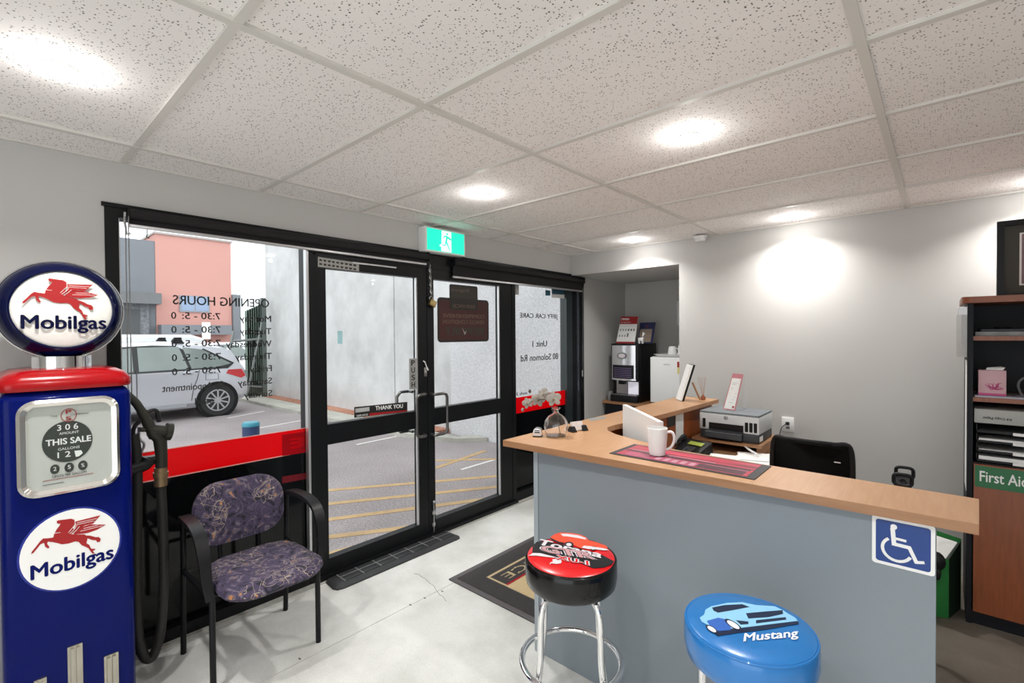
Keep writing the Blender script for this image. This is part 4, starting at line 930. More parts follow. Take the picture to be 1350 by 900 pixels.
for cx_, cy_, rx_, ry_ in ((520, 440, 80, 45), (350, 475, 55, 38)):
    def rot(a): x_, y_ = rx_*math.cos(a), ry_*.55*math.sin(a); q = R(32); return g9(cx_+x_*math.cos(q)-y_*math.sin(q), cy_+x_*math.sin(q)+y_*math.cos(q))
    on1(s2, 'printed_wheel', DB, [rot(2*PI*k/16) for k in range(16)], .0010)
    rx_ *= .72; ry_ *= .72
    on1(s2, 'printed_hub', WH, [rot(2*PI*k/16) for k in range(16)], .0014)
tst(s2, 'Mustang', WH, g9(610, 592), g9(1060, 552), g9(585, 512), .0006, bold=.02, shear=.3)

# ================================================================ RECEPTION COUNTER
YPn = 1.745
t = thing('reception_counter', 'L shaped reception counter with grey panels and a beech top', 'counter', (-.75, 1.85, 0))
CE = 3.74
crv = [(.085, 1.985), (-.47, 1.985), (-.85, 1.995), (-.98, 2.035), (-1.12, 2.080), (-1.21, 2.115), (-1.285, 2.17), (-1.33, 2.24), (-1.335, 2.33), (-1.315, 2.45), (-1.295, 2.65), (-1.275, 3.0), (-1.255, CE)]
otl = [(-1.546, CE), (-1.546, 1.655), (.074, 1.722)] + crv
obj('worktop', B().prism([(x, y, .972) for x, y in otl], (0, 0, .028)), BEECH, t)
ed = B(); 
for a, b_ in zip(otl, otl[1:]+otl[:1]):
    a, b_ = V((*a, 0)), V((*b_, 0)); d = (b_-a).normalized(); nn = V((d.y, -d.x, 0))*.0012
    ed.prism([a+V((0, 0, .972))-nn, b_+V((0, 0, .972))-nn, b_+V((0, 0, .972))+nn, a+V((0, 0, .972))+nn], (0, 0, .0278))
obj('edge_strip', ed, BEECHX, t)
obj('front_panel', B().box(-1.405, -.008, YPn, YPn+.018, .0, .972), PANELG, t, label='grey laminate front panel')
obj('corner_post', B().box(-1.432, -1.407, YPn-.003, YPn+.02, 0, .972), mat('pale_grey_post', hx('9aa2a8'), .4, noise=.02), t)
obj('side_panel', B().box(-1.432, -1.414, YPn+.02, CE-.03, 0, .972), PANELG, t)
obj('inner_panel', B().box(-1.31, -1.295, 2.45, CE-.03, .72, .972).box(-1.414, -1.40, 2.1, CE-.03, .70, .972), CHERRY, t, label='brown inner face')
obj('end_panel', B().box(-.026, -.008, YPn+.018, 1.955, 0, .972), PANELG, t)
obj('inner_shelf_back', B().box(-1.41, -.05, 1.93, 1.945, .70, .972), BEECH, t)
LD = .71
obj('desk_top', B().prism([(x, y, LD-.025) for x, y in ((-.03, 1.945), (-1.39, 1.945), (-1.39, CE-.02), (-.78, CE-.02), (-.78, 2.65), (-.03, 2.55))], (0, 0, .025)), BEECH, t)
# mobile pedestal-like support panel for desk
obj('support_panel', B().box(-.80, -.78, 3.0, CE-.03, 0, LD-.025), PANELG, t)
# accessibility sign
YSn = YPn-.004
s = thing('accessible_sign', 'blue and white wheelchair symbol sign on the counter front', 'sign', (-.08, YSn, .84))
def SP(x, y): return U(x, y, 1, YSn)
a0, a1, z0, z1 = SP(1149, 700).x, SP(1233, 720).x, 0, 0
zt_ = min((SP(1149, 677).z+SP(1233, 691).z)/2, .966); zb_ = zt_-(a1-a0)
a0 = a0+.001
def sxz(w, h, r, y): return [((a0+a1)/2+p, y, (zt_+zb_)/2+q) for p, q in rrect(w, h, r, 4)]
sw_ = a1-a0
obj('plate', B().prism(sxz(sw_, sw_, .008, YSn+.004), (0, -.003, 0)), WHITE, s)
obj('blue_field', B().prism(sxz(sw_-.018, sw_-.018, .007, YSn+.001), (0, -.0006, 0)), mat('sign_blue', hx('123a80'), .4, noise=.03), s)
def G(x, y): # study crop coords 118..372 x 270..520 -> plate
    return ((a0+a1)/2+(x-.5)*sw_, YSn+.0002, (zt_+zb_)/2+(y-.5)*sw_)
SK = [0]
def stroke(b, pts, w):
    for (xa, ya_), (xb, yb_) in zip(pts, pts[1:]):
        SK[0] += 1
        d = V((xb-xa, yb_-ya_)).normalized(); nx, ny = -d.y*w/2, d.x*w/2
        b.prism([G(xa+nx, ya_+ny), G(xb+nx, yb_+ny), G(xb-nx, yb_-ny), G(xa-nx, ya_-ny)], (0, -.0006-.00006*SK[0], 0))
b = B()
b.prism([G(.36+.055*math.cos(R(a)), .83+.055*math.sin(R(a))) for a in range(0, 360, 24)], (0, -.0006, 0))
stroke(b, [(.34, .80), (.365, .47)], .075); stroke(b, [(.33, .48), (.62, .47)], .07); stroke(b, [(.36, .60), (.56, .59)], .05); stroke(b, [(.60, .49), (.72, .20)], .065); stroke(b, [(.69, .20), (.84, .24)], .055)
arcp = [(.41+.235*math.cos(R(a)), .375+.235*math.sin(R(a))) for a in range(125, 350, 15)]
stroke(b, arcp, .055)
obj('wheelchair_symbol', b, WHITE, s)

# ---------------------------------------------------------------- on the counter
ZT = 1.0
# vase
vc = V((-1.405, 1.885, ZT))
t = thing('glass_vase', 'round clear glass bottle vase on the counter corner', 'vase', vc, world=False)
prof = [(.028, .0), (.048, .006), (.057, .028), (.060, .052), (.055, .076), (.040, .098), (.018, .112), (.0125, .120), (.0125, .130), (.022, .137), (.022, .141)]
inner = [(r-.0028, max(z, .006)) for r, z in prof[1:-1]]
obj('vase_body', B().lathe(prof+[(.019, .1405)]+inner[::-1]+[(.001, .007)], n=40, caps=False).lathe([(.028, 0), (.001, .0005)], n=40, caps=False), GLASS, t)
# orchid spray
PET = mat('faded_orchid_petal', hx('8f887f'), .7, noise=.12, nscale=60); STM = mat('orchid_stem', hx('4a4030'), .7, noise=.2)
t = thing('orchid_spray', 'grey white artificial orchid flowers arching out of the glass vase', 'flowers', vc+V((0, 0, .01)))
YO = 1.885
def O(x, y, d=0): return U(x, y, 1, YO+d)
obj('stem', B().tube(smooth([vc+V((.025, 0, .01)), vc+V((.004, 0, .10)), O(728, 541), O(727, 532), O(720, 527), O(709, 527), O(701, 529), O(693, 538), O(690, 540)]), .0016, 6), STM, t)
random.seed(7)
for cx_, cy_, r_, ti in ((695.5, 531, .024, 20), (709.5, 527, .030, -10), (730, 525.5, .032, 10), (717, 519, .026, 60)):
    c_ = O(cx_, cy_); f = None
    pb = B()
    for k in range(5):
        a = R(90+72*k+ti); d = V((.744*math.cos(a)+random.uniform(-.2, .2)*.1, .668*math.cos(a), math.sin(a)))
        nrm = V((.55, -.75, .25)).normalized(); d = (d-nrm*d.dot(nrm)).normalized(); sd = nrm.cross(d)
        M = Matrix((d, sd, nrm)).transposed()
        pb.ball(c_+d*r_*.58+nrm*.003*(k % 2), r_*.64, r_*(.62 if k in (1, 4) else .40), .0022, M=M, u=12, v=6)
    pe = obj('petal', pb, PET, t)
    obj('flower_centre', B().ball(c_+V((.004, -.007, -.002)), .005, .005, .006, u=8, v=6), mat('orchid_centre', hx('7a6a50'), .7) if 'orchid_centre' not in _m else _m['orchid_centre'], t)
obj('leaf_petal', B().ball(O(719, 520), .030, .006, .012, M=Matrix.Rotation(R(-30), 3, 'Y'), u=12, v=6), PET, t)
for x, y in ((698.5, 515.5), (689, 540)): obj('bud', B().ball(O(x, y), .008, .008, .010, u=10, v=8), STM if y < 520 else PET, t)
# metal napkin-ring like holder
p = U(709, 575, 2, ZT)
t = thing('chrome_clip_box', 'small chrome arched box on the counter corner left of the vase', 'desk box', (p.x, p.y, ZT), R(30), world=False)
obj('shell', B().loft([[(x, y, z) for x, z in ((-.019, .006), (-.021, .022), (-.017, .036), (-.008, .042), (.008, .042), (.017, .036), (.021, .022), (.019, .006))] for y in (-.02, .02)]), STEEL, t)
obj('base', B().box(-.022, .022, -.022, .022, 0, .006, .002), BLACKP, t)
obj('slot', B().box(-.013, .013, -.0215, -.0195, .020, .026).box(-.013, .013, -.0215, -.0195, .030, .034), BLACKP, t)
# business card holder
p = U(762, 568, 2, ZT)
t = thing('card_holder', 'black business card holder with a leaning card on the counter', 'card holder', (p.x, p.y, ZT), R(72), world=False)
for x0 in (-.052, .022): obj('end_block', B().prism([(x0, -.022, 0), (x0+.03, -.022, 0), (x0+.03, .022, 0), (x0, .022, 0)], (0, 0, .004)).loft([[(x0, -.02, .004), (x0+.03, -.02, .004), (x0+.03, .02, .004), (x0, .02, .004)], [(x0+.003, -.006, .027), (x0+.027, -.006, .027), (x0+.027, .012, .027), (x0+.003, .012, .027)]]), BLACKP, t)
M = Matrix.Translation((.0, .0, .004)) @ Matrix.Rotation(R(-18), 4, 'X')
for k in range(3): obj('business_card', B().box(-.035, .035, -.004+.004*k, -.002+.004*k, 0, .046, M=M), mat('card_print', (.62, .58, .56), .5, noise=.25, nscale=70) if k == 0 else WHITE, t)
# clear / grey label strip on the counter
ls_ = [(779, 556), (798, 550.5), (800, 552.5), (781, 558.5)]
o = obj('label_strip', B().prism([U(x, y, 2, ZT+.0002) for x, y in ((776, 551.5), (797, 549), (799.5, 551), (779, 555))], (0, 0, .0008)), mat('grey_label', (.22, .23, .22), .5, noise=.3, nscale=60)); tag(based(o), 'flat grey label strip stuck on the counter behind the card holder', 'label')
o = obj('paper_strip', B().prism([U(x, y, 2, ZT+.0002) for x, y in ((747, 566), (757, 563.5), (759, 566.5), (748, 569))], (0, 0, .0008)), mat('paper_blue_white', (.6, .66, .70), .5, noise=.25, nscale=60)); tag(based(o), 'small pale paper tag lying between the vase and the card holder', 'paper')
# counter mat
mc = [U(808, 598, 2, ZT), U(839, 585.5, 2, ZT), U(1018, 613.5, 2, ZT), U(997, 632, 2, ZT)]
X0, X1, Y0, Y1 = -1.03, -.470, 1.752, 1.968
t = thing('counter_mat', 'red and pink printed counter mat with a black border', 'counter mat', ((X0+X1)/2, (Y0+Y1)/2, ZT))
obj('mat_border', B().box(X0, X1, Y0, Y1, ZT, ZT+.003), RUBBER, t)
def printmat():
    m = mat('red_stripe_print', hx('c02038'), .45); n = m.node_tree.nodes; l = m.node_tree.links; b = n['Principled BSDF']
    tc = n.new('ShaderNodeTexCoord'); mp = n.new('ShaderNodeMapping'); mp.inputs['Scale'].default_value = (3, 60, 1)
    t1 = n.new('ShaderNodeTexNoise'); t1.inputs['Scale'].default_value = 1; t1.inputs['Detail'].default_value = 3; l.new(tc.outputs['Object'], mp.inputs[0]); l.new(mp.outputs[0], t1.inputs[0])
    cr = n.new('ShaderNodeValToRGB'); e = cr.color_ramp.elements; e[0].position = .35; e[0].color = (*hx('38142a'), 1); e[1].position = .65; e[1].color = (*hx('b83450'), 1)
    q = e.new(.48); q.color = (*hx('9a1a30'), 1); l.new(t1.outputs[0], cr.inputs[0]); l.new(cr.outputs[0], b.inputs['Base Color']); return m
obj('print', B().box(X0+.022, X1-.030, Y0+.016, Y1-.012, ZT+.003, ZT+.0036), printmat(), t, label='red and dark striped print')
dark = B()
def pr4(u0, u1, v0, v1, b, h=.0038): # fractions of the mat
    b.box(X0+(X1-X0)*u0, X0+(X1-X0)*u1, Y0+(Y1-Y0)*v0, Y0+(Y1-Y0)*v1, ZT+.0036, ZT+h)
pr4(.05, .93, .40, .52, dark, .00375); pr4(.62, .92, .10, .36, dark, .00375); obj('dark_print_band', dark, mat('plum_print', hx('401828'), .45, noise=.3, nscale=40), t)
lt_ = B(); pr4(.08, .7, .53, .56, lt_, .0041); pr4(.66, .93, .36, .375, lt_, .0041)
for k in range(5): pr4(.33+.06*k, .365+.06*k, .12, .32, lt_, .0041)
obj('pale_print', lt_, mat('pale_pink_print', hx('b08490'), .45, noise=.2, nscale=50), t)
pk = B(); pr4(.10, .62, .07, .36, pk, .0039); obj('pink_print', pk, mat('pink_print', hx('983c58'), .45, noise=.3, nscale=30), t)
# mug
t = thing('coffee_mug', 'white mug standing on the red counter mat', 'mug', (-.862, 1.845, ZT+.004), world=False)
obj('cup', B().lathe([(.024, 0), (.030, .003), (.035, .03), (.0385, .07), (.041, .112), (.0395, .113), (.037, .075), (.033, .03), (.027, .006), (.001, .005)], n=36, caps=False).lathe([(.001, .0), (.024, .0)], n=36, caps=False), WHITEP, t)
hd = V((.744, .668, 0)); 
obj('handle', B().tube(smooth([hd*.038+V((0, 0, .092)), hd*.056+V((0, 0, .094)), hd*.068+V((0, 0, .080)), hd*.068+V((0, 0, .055)), hd*.056+V((0, 0, .032)), hd*.034+V((0, 0, .020))]), .0055, 8), WHITEP, t)
# white flat monitor
pA, pB = U(821, 533, 2, 1.115), U(868, 556, 2, 1.115)
dm = (pB-pA).normalized(); nm = V((-dm.y, dm.x, 0))
t = thing('computer_monitor', 'white flat computer monitor seen from behind, rising behind the counter curve', 'monitor', ((pA+pB)/2-V((0, 0, 1.115-LD))))
def mo(a, z, d=0): return pA+dm*a+V((0, 0, z-1.115))+nm*d
L_ = (pB-pA).length
th_ = .022
obj('screen_back', B().loft([[mo(0, .84), mo(L_, .84), mo(L_, 1.115), mo(0, 1.115)], [mo(0, .84, th_), mo(L_, .84, th_), mo(L_, 1.115, th_), mo(0, 1.115, th_)]]), WHITEP, t)
obj('stand', B().loft([[mo(L_*.42, LD+.01, .0), mo(L_*.58, LD+.01, .0), mo(L_*.58, .9, .0), mo(L_*.42, .9, .0)], [mo(L_*.42, LD+.01, -.012), mo(L_*.58, LD+.01, -.012), mo(L_*.58, .9, -.012), mo(L_*.42, .9, -.012)]]).loft([[mo(L_*.25, LD, -.06), mo(L_*.75, LD, -.06), mo(L_*.75, LD, .08), mo(L_*.25, LD, .08)], [mo(L_*.25, LD+.01, -.06), mo(L_*.75, LD+.01, -.06), mo(L_*.75, LD+.01, .08), mo(L_*.25, LD+.01, .08)]]), WHITEP, t)
obj('screen', B().loft([[mo(.01, .85, th_), mo(L_-.01, .85, th_), mo(L_-.01, 1.105, th_), mo(.01, 1.105, th_)], [mo(.01, .85, th_+.001), mo(L_-.01, .85, th_+.001), mo(L_-.01, 1.105, th_+.001), mo(.01, 1.105, th_+.001)]]), BLACKP, t)
# framed picture on its wooden strut, far end of the return
t = thing('easel_picture', 'thin photo frame on a wooden easel leg at the far end of the counter', 'picture frame', (-1.37, 3.5, ZT))
q0, q1 = U(899, 528, 1, 3.45), U(914, 481, 1, 3.52)
q0.z = ZT+.001
dn = V((-.62, .785, 0)); dt = V((.785, .62, 0))
def fp(h, w_, d=0): return q0+(q1-q0)*h+dn*w_+dt*d
obj('frame', B().loft([[fp(0, 0), fp(0, .12), fp(1, .12), fp(1, 0)], [fp(0, 0, .016), fp(0, .12, .016), fp(1, .12, .016), fp(1, 0, .016)]]), BLACKP, t)
obj('glass_reflection', B().loft([[fp(0.01, .0, -.012), fp(.01, .12, -.012), fp(.99, .12, -.012), fp(.99, .0, -.012)], [fp(.01, .0, -.0), fp(.01, .12, -.0), fp(.99, .12, -.0), fp(.99, .0, -.0)]]), WHITE, t)  # white slab paints the reflection in the frame's glass
obj('easel_leg', B().tube([U(913, 504, 1, 3.56), V((U(924, 528, 2, ZT).x, 3.56, ZT+.006))], .0075, 6), BEECHX, t)
obj('easel_cord', B().tube([U(906, 522, 1, 3.5), U(921, 525, 1, 3.55)], .001, 5), BLACKP, t)
# reed diffuser
p = U(927, 527, 2, ZT)
t = thing('reed_diffuser', 'small reed diffuser bottle with thin sticks behind the photo frame', 'diffuser', (p.x, p.y, ZT), world=False)
obj('bottle', B().lathe([(.016, 0), (.018, .004), (.018, .024), (.009, .03), (.009, .036)], n=20), mat('amber_oil', hx('c07858'), .1, trans=.6), t)
for k in range(5): a = k*1.26; obj('reed', B().tube([(0, 0, .01), (.03*math.cos(a)-.01, .03*math.sin(a), .17)], .0012, 5), mat('reed_stick', hx('b08878'), .7) if 'reed_stick' not in _m else _m['reed_stick'], t)
# papers and box in the corner under the return: pin-ups on brown inner face
for x0, x1, y0, y1, m, l in ((880, 890, 547, 560, INK, 'small dark card pinned under the return of the counter'), (891, 901, 545, 581, WHITE, 'white printed list pinned under the return of the counter')):
    a_, b_ = U(x0, y0, 0, -1.292), U(x1, y1, 0, -1.292)
    o = obj('pinned_note', B().box(-1.2935, -1.2915, a_.y, b_.y, max(b_.z, .725), a_.z), mat('note_'+l[:5], (.6, .61, .62), .6, noise=.25, nscale=60) if m is WHITE else INK); tag(based(o), l, 'note')

# ---------------------------------------------------------------- desk behind the counter
YPR = 3.30
# printer stand
t = thing('printer_stand', 'low beech riser shelf carrying the printer on the desk', 'stand', (-1.03, 3.5, LD))
sx0, sx1 = U(912, 577, 1, YPR-.03).x, U(1004, 589, 1, YPR-.03).x
sy0, sy1, sz = YPR-.03, CE-.04, U(1004, 588, 1, YPR-.03).z
PZ = sz
obj('shelf', B().box(sx0, sx1, sy0, sy1, sz-.018, sz), BEECHX, t)
obj('side', B().box(sx1-.035, sx1-.017, sy0+.02, sy1, LD, sz-.018), BEECHX, t); obj('side', B().box(sx0+.01, sx0+.028, sy0+.02, sy1, LD, sz-.018), BEECHX, t)
obj('back', B().box(sx0+.028, sx1-.035, sy1-.02, sy1-.005, LD, sz-.018), CARC, t)
# printer
a_, b_ = U(922, 543, 1, YPR).x, U(1001, 551, 1, YPR).x
zt_ = U(1001, 550, 1, YPR).z+.004; zm = U(1001, 574, 1, YPR).z
pd = .32
t = thing('printer', 'light grey ink tank printer with a dark base on the riser shelf', 'printer', ((a_+b_)/2, YPR+pd/2, PZ))
PRW = mat('printer_light_grey', hx('c6c8ca'), .45, noise=.01); PRD = mat('printer_dark_grey', hx('33363a'), .5, noise=.03); PRT = mat('printer_lid_grey', hx('6c7276'), .55, noise=.03)
obj('base', B().box(a_+.003, b_-.003, YPR+.004, YPR+pd, PZ, zm, .006), PRD, t, label='dark grey base')
obj('body', B().box(a_, b_, YPR, YPR+pd, zm, zt_-.008, .008), PRW, t)
obj('lid', B().box(a_+.002, b_-.002, YPR+.002, YPR+pd, zt_-.008, zt_+.004, .005), PRT, t, label='mid grey scanner lid')
wP = b_-a_
def fx(f): return a_+wP*f
hP = zt_-zm
obj('paper_slot', B().box(fx(.17), fx(.75), YPR-.0015, YPR+.01, zm-.002, zm+hP*.42), BLACKP, t)
obj('output_tray', B().loft([[(fx(.14), YPR-.05, zm-.004), (fx(.76), YPR-.05, zm-.004), (fx(.74), YPR+.01, zm+.010), (fx(.18), YPR+.01, zm+.010)], [(fx(.14), YPR-.052, zm-.040), (fx(.76), YPR-.052, zm-.040), (fx(.74), YPR+.01, zm-.045), (fx(.18), YPR+.01, zm-.045)]]), PRD, t)
for f in (.085, .80, .87, .94): obj('ink_window', B().prism([(fx(f)+p_, YPR+.0005, zm+hP*.36+q_) for p_, q_ in rrect(.020, hP*.52, .005, 3)], (0, -.0015, 0)), BLACKP, t)
cl = (fx(.46), zm+hP*.74)
obj('logo_ring', B().tube([(cl[0]+.0125*math.cos(2*PI*k/24), YPR-.0005, cl[1]+.0125*math.sin(2*PI*k/24)) for k in range(24)], .0012, 5, close=True), INK, t)
text('logo_lettering', 'hp', INK, t, (cl[0]-.008, YPR-.0008, cl[1]-.008), (.016, 0, 0), (0, 0, .016), bold=.03, shear=.2)
obj('side_label', B().box(b_-.0035, b_-.001, YPR+.02, YPR+.09, PZ+.012, PZ+.045), WHITE, t)
# sign stand on printer
ZPt = zt_+.004
t = thing('sign_stand', 'white notice with a pink border leaning in an A frame on the printer lid', 'sign stand', (-1.0, 3.42, ZPt))
bl_, br_ = U(953, 539, 2, ZPt), U(969, 541.5, 2, ZPt); hz_ = U(966, 492, 1, bl_.y+.05); hz2 = U(980, 493, 1, br_.y+.05)
def q4(a, b_, c_, d_, nv, th): return B().loft([[a, b_, c_, d_], [v_+nv*th for v_ in (a, b_, c_, d_)]])
nv = (br_-bl_).cross(hz_-bl_).normalized()
obj('notice', q4(bl_, br_, hz2, hz_, -nv, .003), mat('pink_print_border', hx('c88088'), .5, noise=.03), t)
def lp_(u, v): return (bl_*(1-u)+br_*u)*(1-v)+(hz_*(1-u)+hz2*u)*v + nv*.0006
obj('notice_sheet', q4(lp_(.08, .03), lp_(.92, .03), lp_(.92, .87), lp_(.08, .87), nv, .0005), WHITE, t)
ln = B()
for v_, u0, u1 in ((.74, .25, .75), (.70, .2, .8), (.6, .3, .7), (.57, .25, .75), (.54, .3, .7), (.45, .2, .8), (.36, .25, .75), (.28, .3, .7), (.2, .25, .7)):
    a2, b2, c2, d2 = [lp_(*k)+nv*.0006 for k in ((u0, v_), (u1, v_), (u1, v_+.008), (u0, v_+.008))]; ln.loft([[a2, b2, c2, d2], [k+nv*.0003 for k in (a2, b2, c2, d2)]])
obj('notice_text', ln, mat('grey_small_print', (.35, .34, .34), .6), t)
obj('notice_mark', q4(*[lp_(*k)+nv*.0006 for k in ((.72, .06), (.86, .06), (.86, .12), (.72, .12))], nv, .0004), REDP, t)
obj('back_leg', q4(hz2, hz2+V((.0, .0, -.01)), U(979, 541, 2, ZPt)+V((.0, .09, 0)), U(974, 541, 2, ZPt)+V((0, .09, 0)), V((.6, .7, 0)), .002), WHITEP, t)
o = obj('paper_slip', B().box(-1.13, -1.08, 3.44, 3.50, ZPt, ZPt+.001), WHITE); tag(based(o), 'small white slip lying on the printer lid behind the pink notice', 'paper')
# phone
p = U(908, 594, 2, LD+.03)
t = thing('desk_phone', 'black desk phone with a yellow green display in the desk corner', 'phone', (p.x, p.y+.02, LD), R(-12), world=False)
obj('base', B().loft([[(-.11, -.09, 0), (.11, -.09, 0), (.11, .09, 0), (-.11, .09, 0)], [(-.105, -.085, .03), (.105, -.085, .03), (.105, .085, .085), (-.105, .085, .085)]]), BLACKP, t)
M = Matrix.Translation((.02, .03, .066)) @ Matrix.Rotation(R(18), 4, 'X')
obj('display', B().box(-.045, .055, -.018, .022, .004, .008, M=M), mat('lcd_display', hx('9aa84a'), .3), t)
obj('handset', B().tube(smooth([(-.085, -.07, .05), (-.085, -.03, .075), (-.085, .03, .092), (-.085, .07, .098)]), [.018]*19, 8), BLACKP, t)
kb_ = B()
for i in range(4):
    for j in range(3): kb_.box(-.01+.022*j, .006+.022*j, -.072+.017*i, -.062+.017*i, .038+.005*i, .043+.005*i)
obj('keypad', kb_, GREY, t)
# papers
for k, (x, y, a, l) in enumerate(((960, 604, 12, 'loose white sheet on the desk beneath the printer, left one'), (990, 608, -4, 'white sheet lying on top of the paper pile near the chair'), (1000, 603, 20, 'white sheet at the back of the paper pile below the printer'))):
    p = U(x, y, 2, LD+.03)
    o = obj('paper_sheet', B().box(-.14, .14, -.10, .10, 0, .0015), WHITE); o.location = (p.x+.02, p.y+.03, LD+.02+.004*k); o.rotation_euler = (0, 0, R(a)); tag(o, l, 'paper')
o = obj('notebook_pile', B().box(-1.02, -.74, 2.62, 2.86, LD, LD+.019, .003), mat('cream_pad', hx('b8aa84'), .7, noise=.1)); tag(based(o), 'cream pad under the loose white papers on the desk', 'pad')
o = obj('paper_note', B().box(-1.10, -1.0, 2.60, 2.70, LD, LD+.012, .002), mat('yellow_note', hx('c8bc8c'), .7, noise=.1)); tag(based(o), 'pale yellow note pad on the desk next to the phone', 'note pad')
o = obj('white_pen', B().tube(smooth([U(982, 588, 2, LD+.06), U(990, 594, 2, LD+.055), U(997, 598, 2, LD+.05), U(1000, 602, 2, LD+.034)]), .006, 8), WHITEP); tag(based(o), 'white curved cable end lying over the papers by the riser leg', 'cable')
o = obj('tape_roll', B().lathe([(.022, 0), (.03, 0), (.03, .02), (.022, .02)], n=20, caps=False, M=Matrix.Translation(U(922, 589, 2, LD+.02))), WHITEP); tag(based(o), 'small white tape roll on the desk right of the phone', 'tape')
# outlet and cable
oa, ob_ = U(1031, 549, 1, YB), U(1047, 570, 1, YB)
t = thing('wall_outlet', 'white double power outlet on the back wall right of the printer', 'outlet', ((oa.x+ob_.x)/2, YB, ob_.z))
obj('plate', B().box(oa.x, ob_.x, YB-.010, YB, ob_.z, oa.z, .003), WHITEP, t)
obj('socket', B().box((oa.x+ob_.x)/2-.012, (oa.x+ob_.x)/2+.012, YB-.0115, YB-.009, oa.z-.05, oa.z-.035).box((oa.x+ob_.x)/2-.012, (oa.x+ob_.x)/2+.012, YB-.0115, YB-.009, oa.z-.085, oa.z-.07), GREY, t)
xm = (oa.x+ob_.x)/2
o = obj('power_cable', B().tube(smooth([(xm, YB-.012, oa.z-.045), (xm-.01, YB-.04, oa.z-.05), (xm-.04, YB-.05, oa.z-.10), (xm-.05, YB-.06, oa.z-.25), (xm-.05, YB-.05, .3)]), .003, 6).box(xm-.012, xm+.012, YB-.03, YB-.011, oa.z-.055, oa.z-.033, .003), BLACKP); tag(based(o), 'thin black power cable plugged into the wall outlet', 'cable')
# office chair
MESH = mat('black_mesh_fabric', (.003, .003, .0035), .85, spec=.15, bump=.4, bscale=400)
t = thing('office_chair', 'black office chair with a mesh back behind the counter', 'chair', (-.50, 2.90, 0))
zc = .955
def oc(px, py, yv=2.72): return U(px, py, 1, yv)
bk = []
e0, e1, e2, e3 = oc(1016, 577), oc(1120, 589), oc(1129, 640), oc(1008, 640)
xc = (e0.x+e1.x)/2; hwc = (e1.x-e0.x)/2
rings = []
for d, i in ((-.014, .012), (-.008, 0), (.008, 0), (.014, .012)):
    r_ = []
    for (px, pz) in [(-.88, 1), (-.5, 1.006), (0, 1.012), (.5, 1.006), (.88, 1), (.99, .97), (1.04, .85), (1.10, .5), (1.06, .1), (.8, 0), (-.8, 0), (-1.06, .1), (-1.10, .5), (-1.04, .85), (-.99, .97)]:
        z_ = .50+(e0.z-.50)*pz; x_ = xc+px*(hwc-i)
        r_.append((x_, 2.72+d+.06*(px*px)*1.0+.06*(1-pz), z_-(i if pz > .5 else -i)))
    rings.append(r_)
obj('backrest', B().loft(rings), MESH, t)
obj('back_frame', B().tube(smooth([(xc-hwc*1.0, 2.775, .60), (xc-hwc*1.04, 2.772, .8), (xc-hwc*.97, 2.775, e0.z-.012), (xc-hwc*.6, 2.745, e0.z), (xc, 2.725, e0.z+.003), (xc+hwc*.6, 2.745, e0.z), (xc+hwc*.97, 2.775, e0.z-.012), (xc+hwc*1.04, 2.772, .8), (xc+hwc, 2.775, .60)]), .012, 8), BLACKP, t)
obj('back_badge', B().box(xc+.11, xc+.135, 2.698, 2.702, e0.z-.075, e0.z-.071), SIL, t)
obj('seat', B().box(xc-.24, xc+.24, 2.80, 3.26, .44, .51, .03, 3), MESH, t)
obj('back_spine', B().tube([(xc, 2.74, .75), (xc, 2.735, .5), (xc, 2.85, .42), (xc, 3.0, .42)], .02, 8), BLACKP, t)
obj('gas_lift', B().cyl((xc, 3.02, .08), (xc, 3.02, .44), .028), BLACKP, t)
for k in range(5):
    a = 2*PI*k/5+.3; e_ = V((xc+.27*math.cos(a), 3.02+.27*math.sin(a), .06))
    obj('base_leg', B().tube([(xc, 3.02, .10), e_+V((0, 0, .01))], [.026, .016], 8), BLACKP, t)
    obj('castor', B().cyl(e_+V((-.02, 0, -.033)), e_+V((.02, 0, -.033)), .027, n=16), BLACKP, t)
ap = U(1191, 632, 1, 3.02)
for s, lab in ((1, None), (-1, None)):
    ax_ = ap.x if s > 0 else 2*xc-ap.x
    az_ = ap.z if s > 0 else .655
    obj('armrest', B().tube(smooth([(ax_-s*.16, 3.05, .44), (ax_-s*.05, 3.05, .46), (ax_, 3.05, .55), (ax_, 3.02, az_-.04), (ax_, 2.98, az_-.0)]), .014, 8).tube([(ax_+.034*a_, 2.96, az_+.012+.026*b_) for a_, b_ in rrect(2, 2, .55, 4)], .008, 8, close=True).tube([(ax_+.034*a_, 3.12, az_+.012+.026*b_) for a_, b_ in rrect(2, 2, .55, 4)], .008, 8, close=True).box(ax_-.034, ax_+.034, 2.96, 3.12, az_-.022, az_-.010, .004), BLACKP, t)

# ================================================================ ALCOVE
AY = 4.62; AZ = .765
t = thing('alcove_cabinet', 'dark cabinet with a beech top in the coffee alcove', 'cabinet', (-2.0, 4.88, 0))
obj('carcass', B().box(XW+.03, -1.20, AY+.02, 5.15, 0, AZ-.03), CARC, t)
obj('top', B().box(XW+.01, -1.18, AY, 5.155, AZ-.03, AZ), BEECHX, t, label='beech top')
for k in range(3): obj('door', B().box(XW+.04+.52*k, XW+.55+.52*k, AY+.004, AY+.02, .08, AZ-.04), CARC, t)
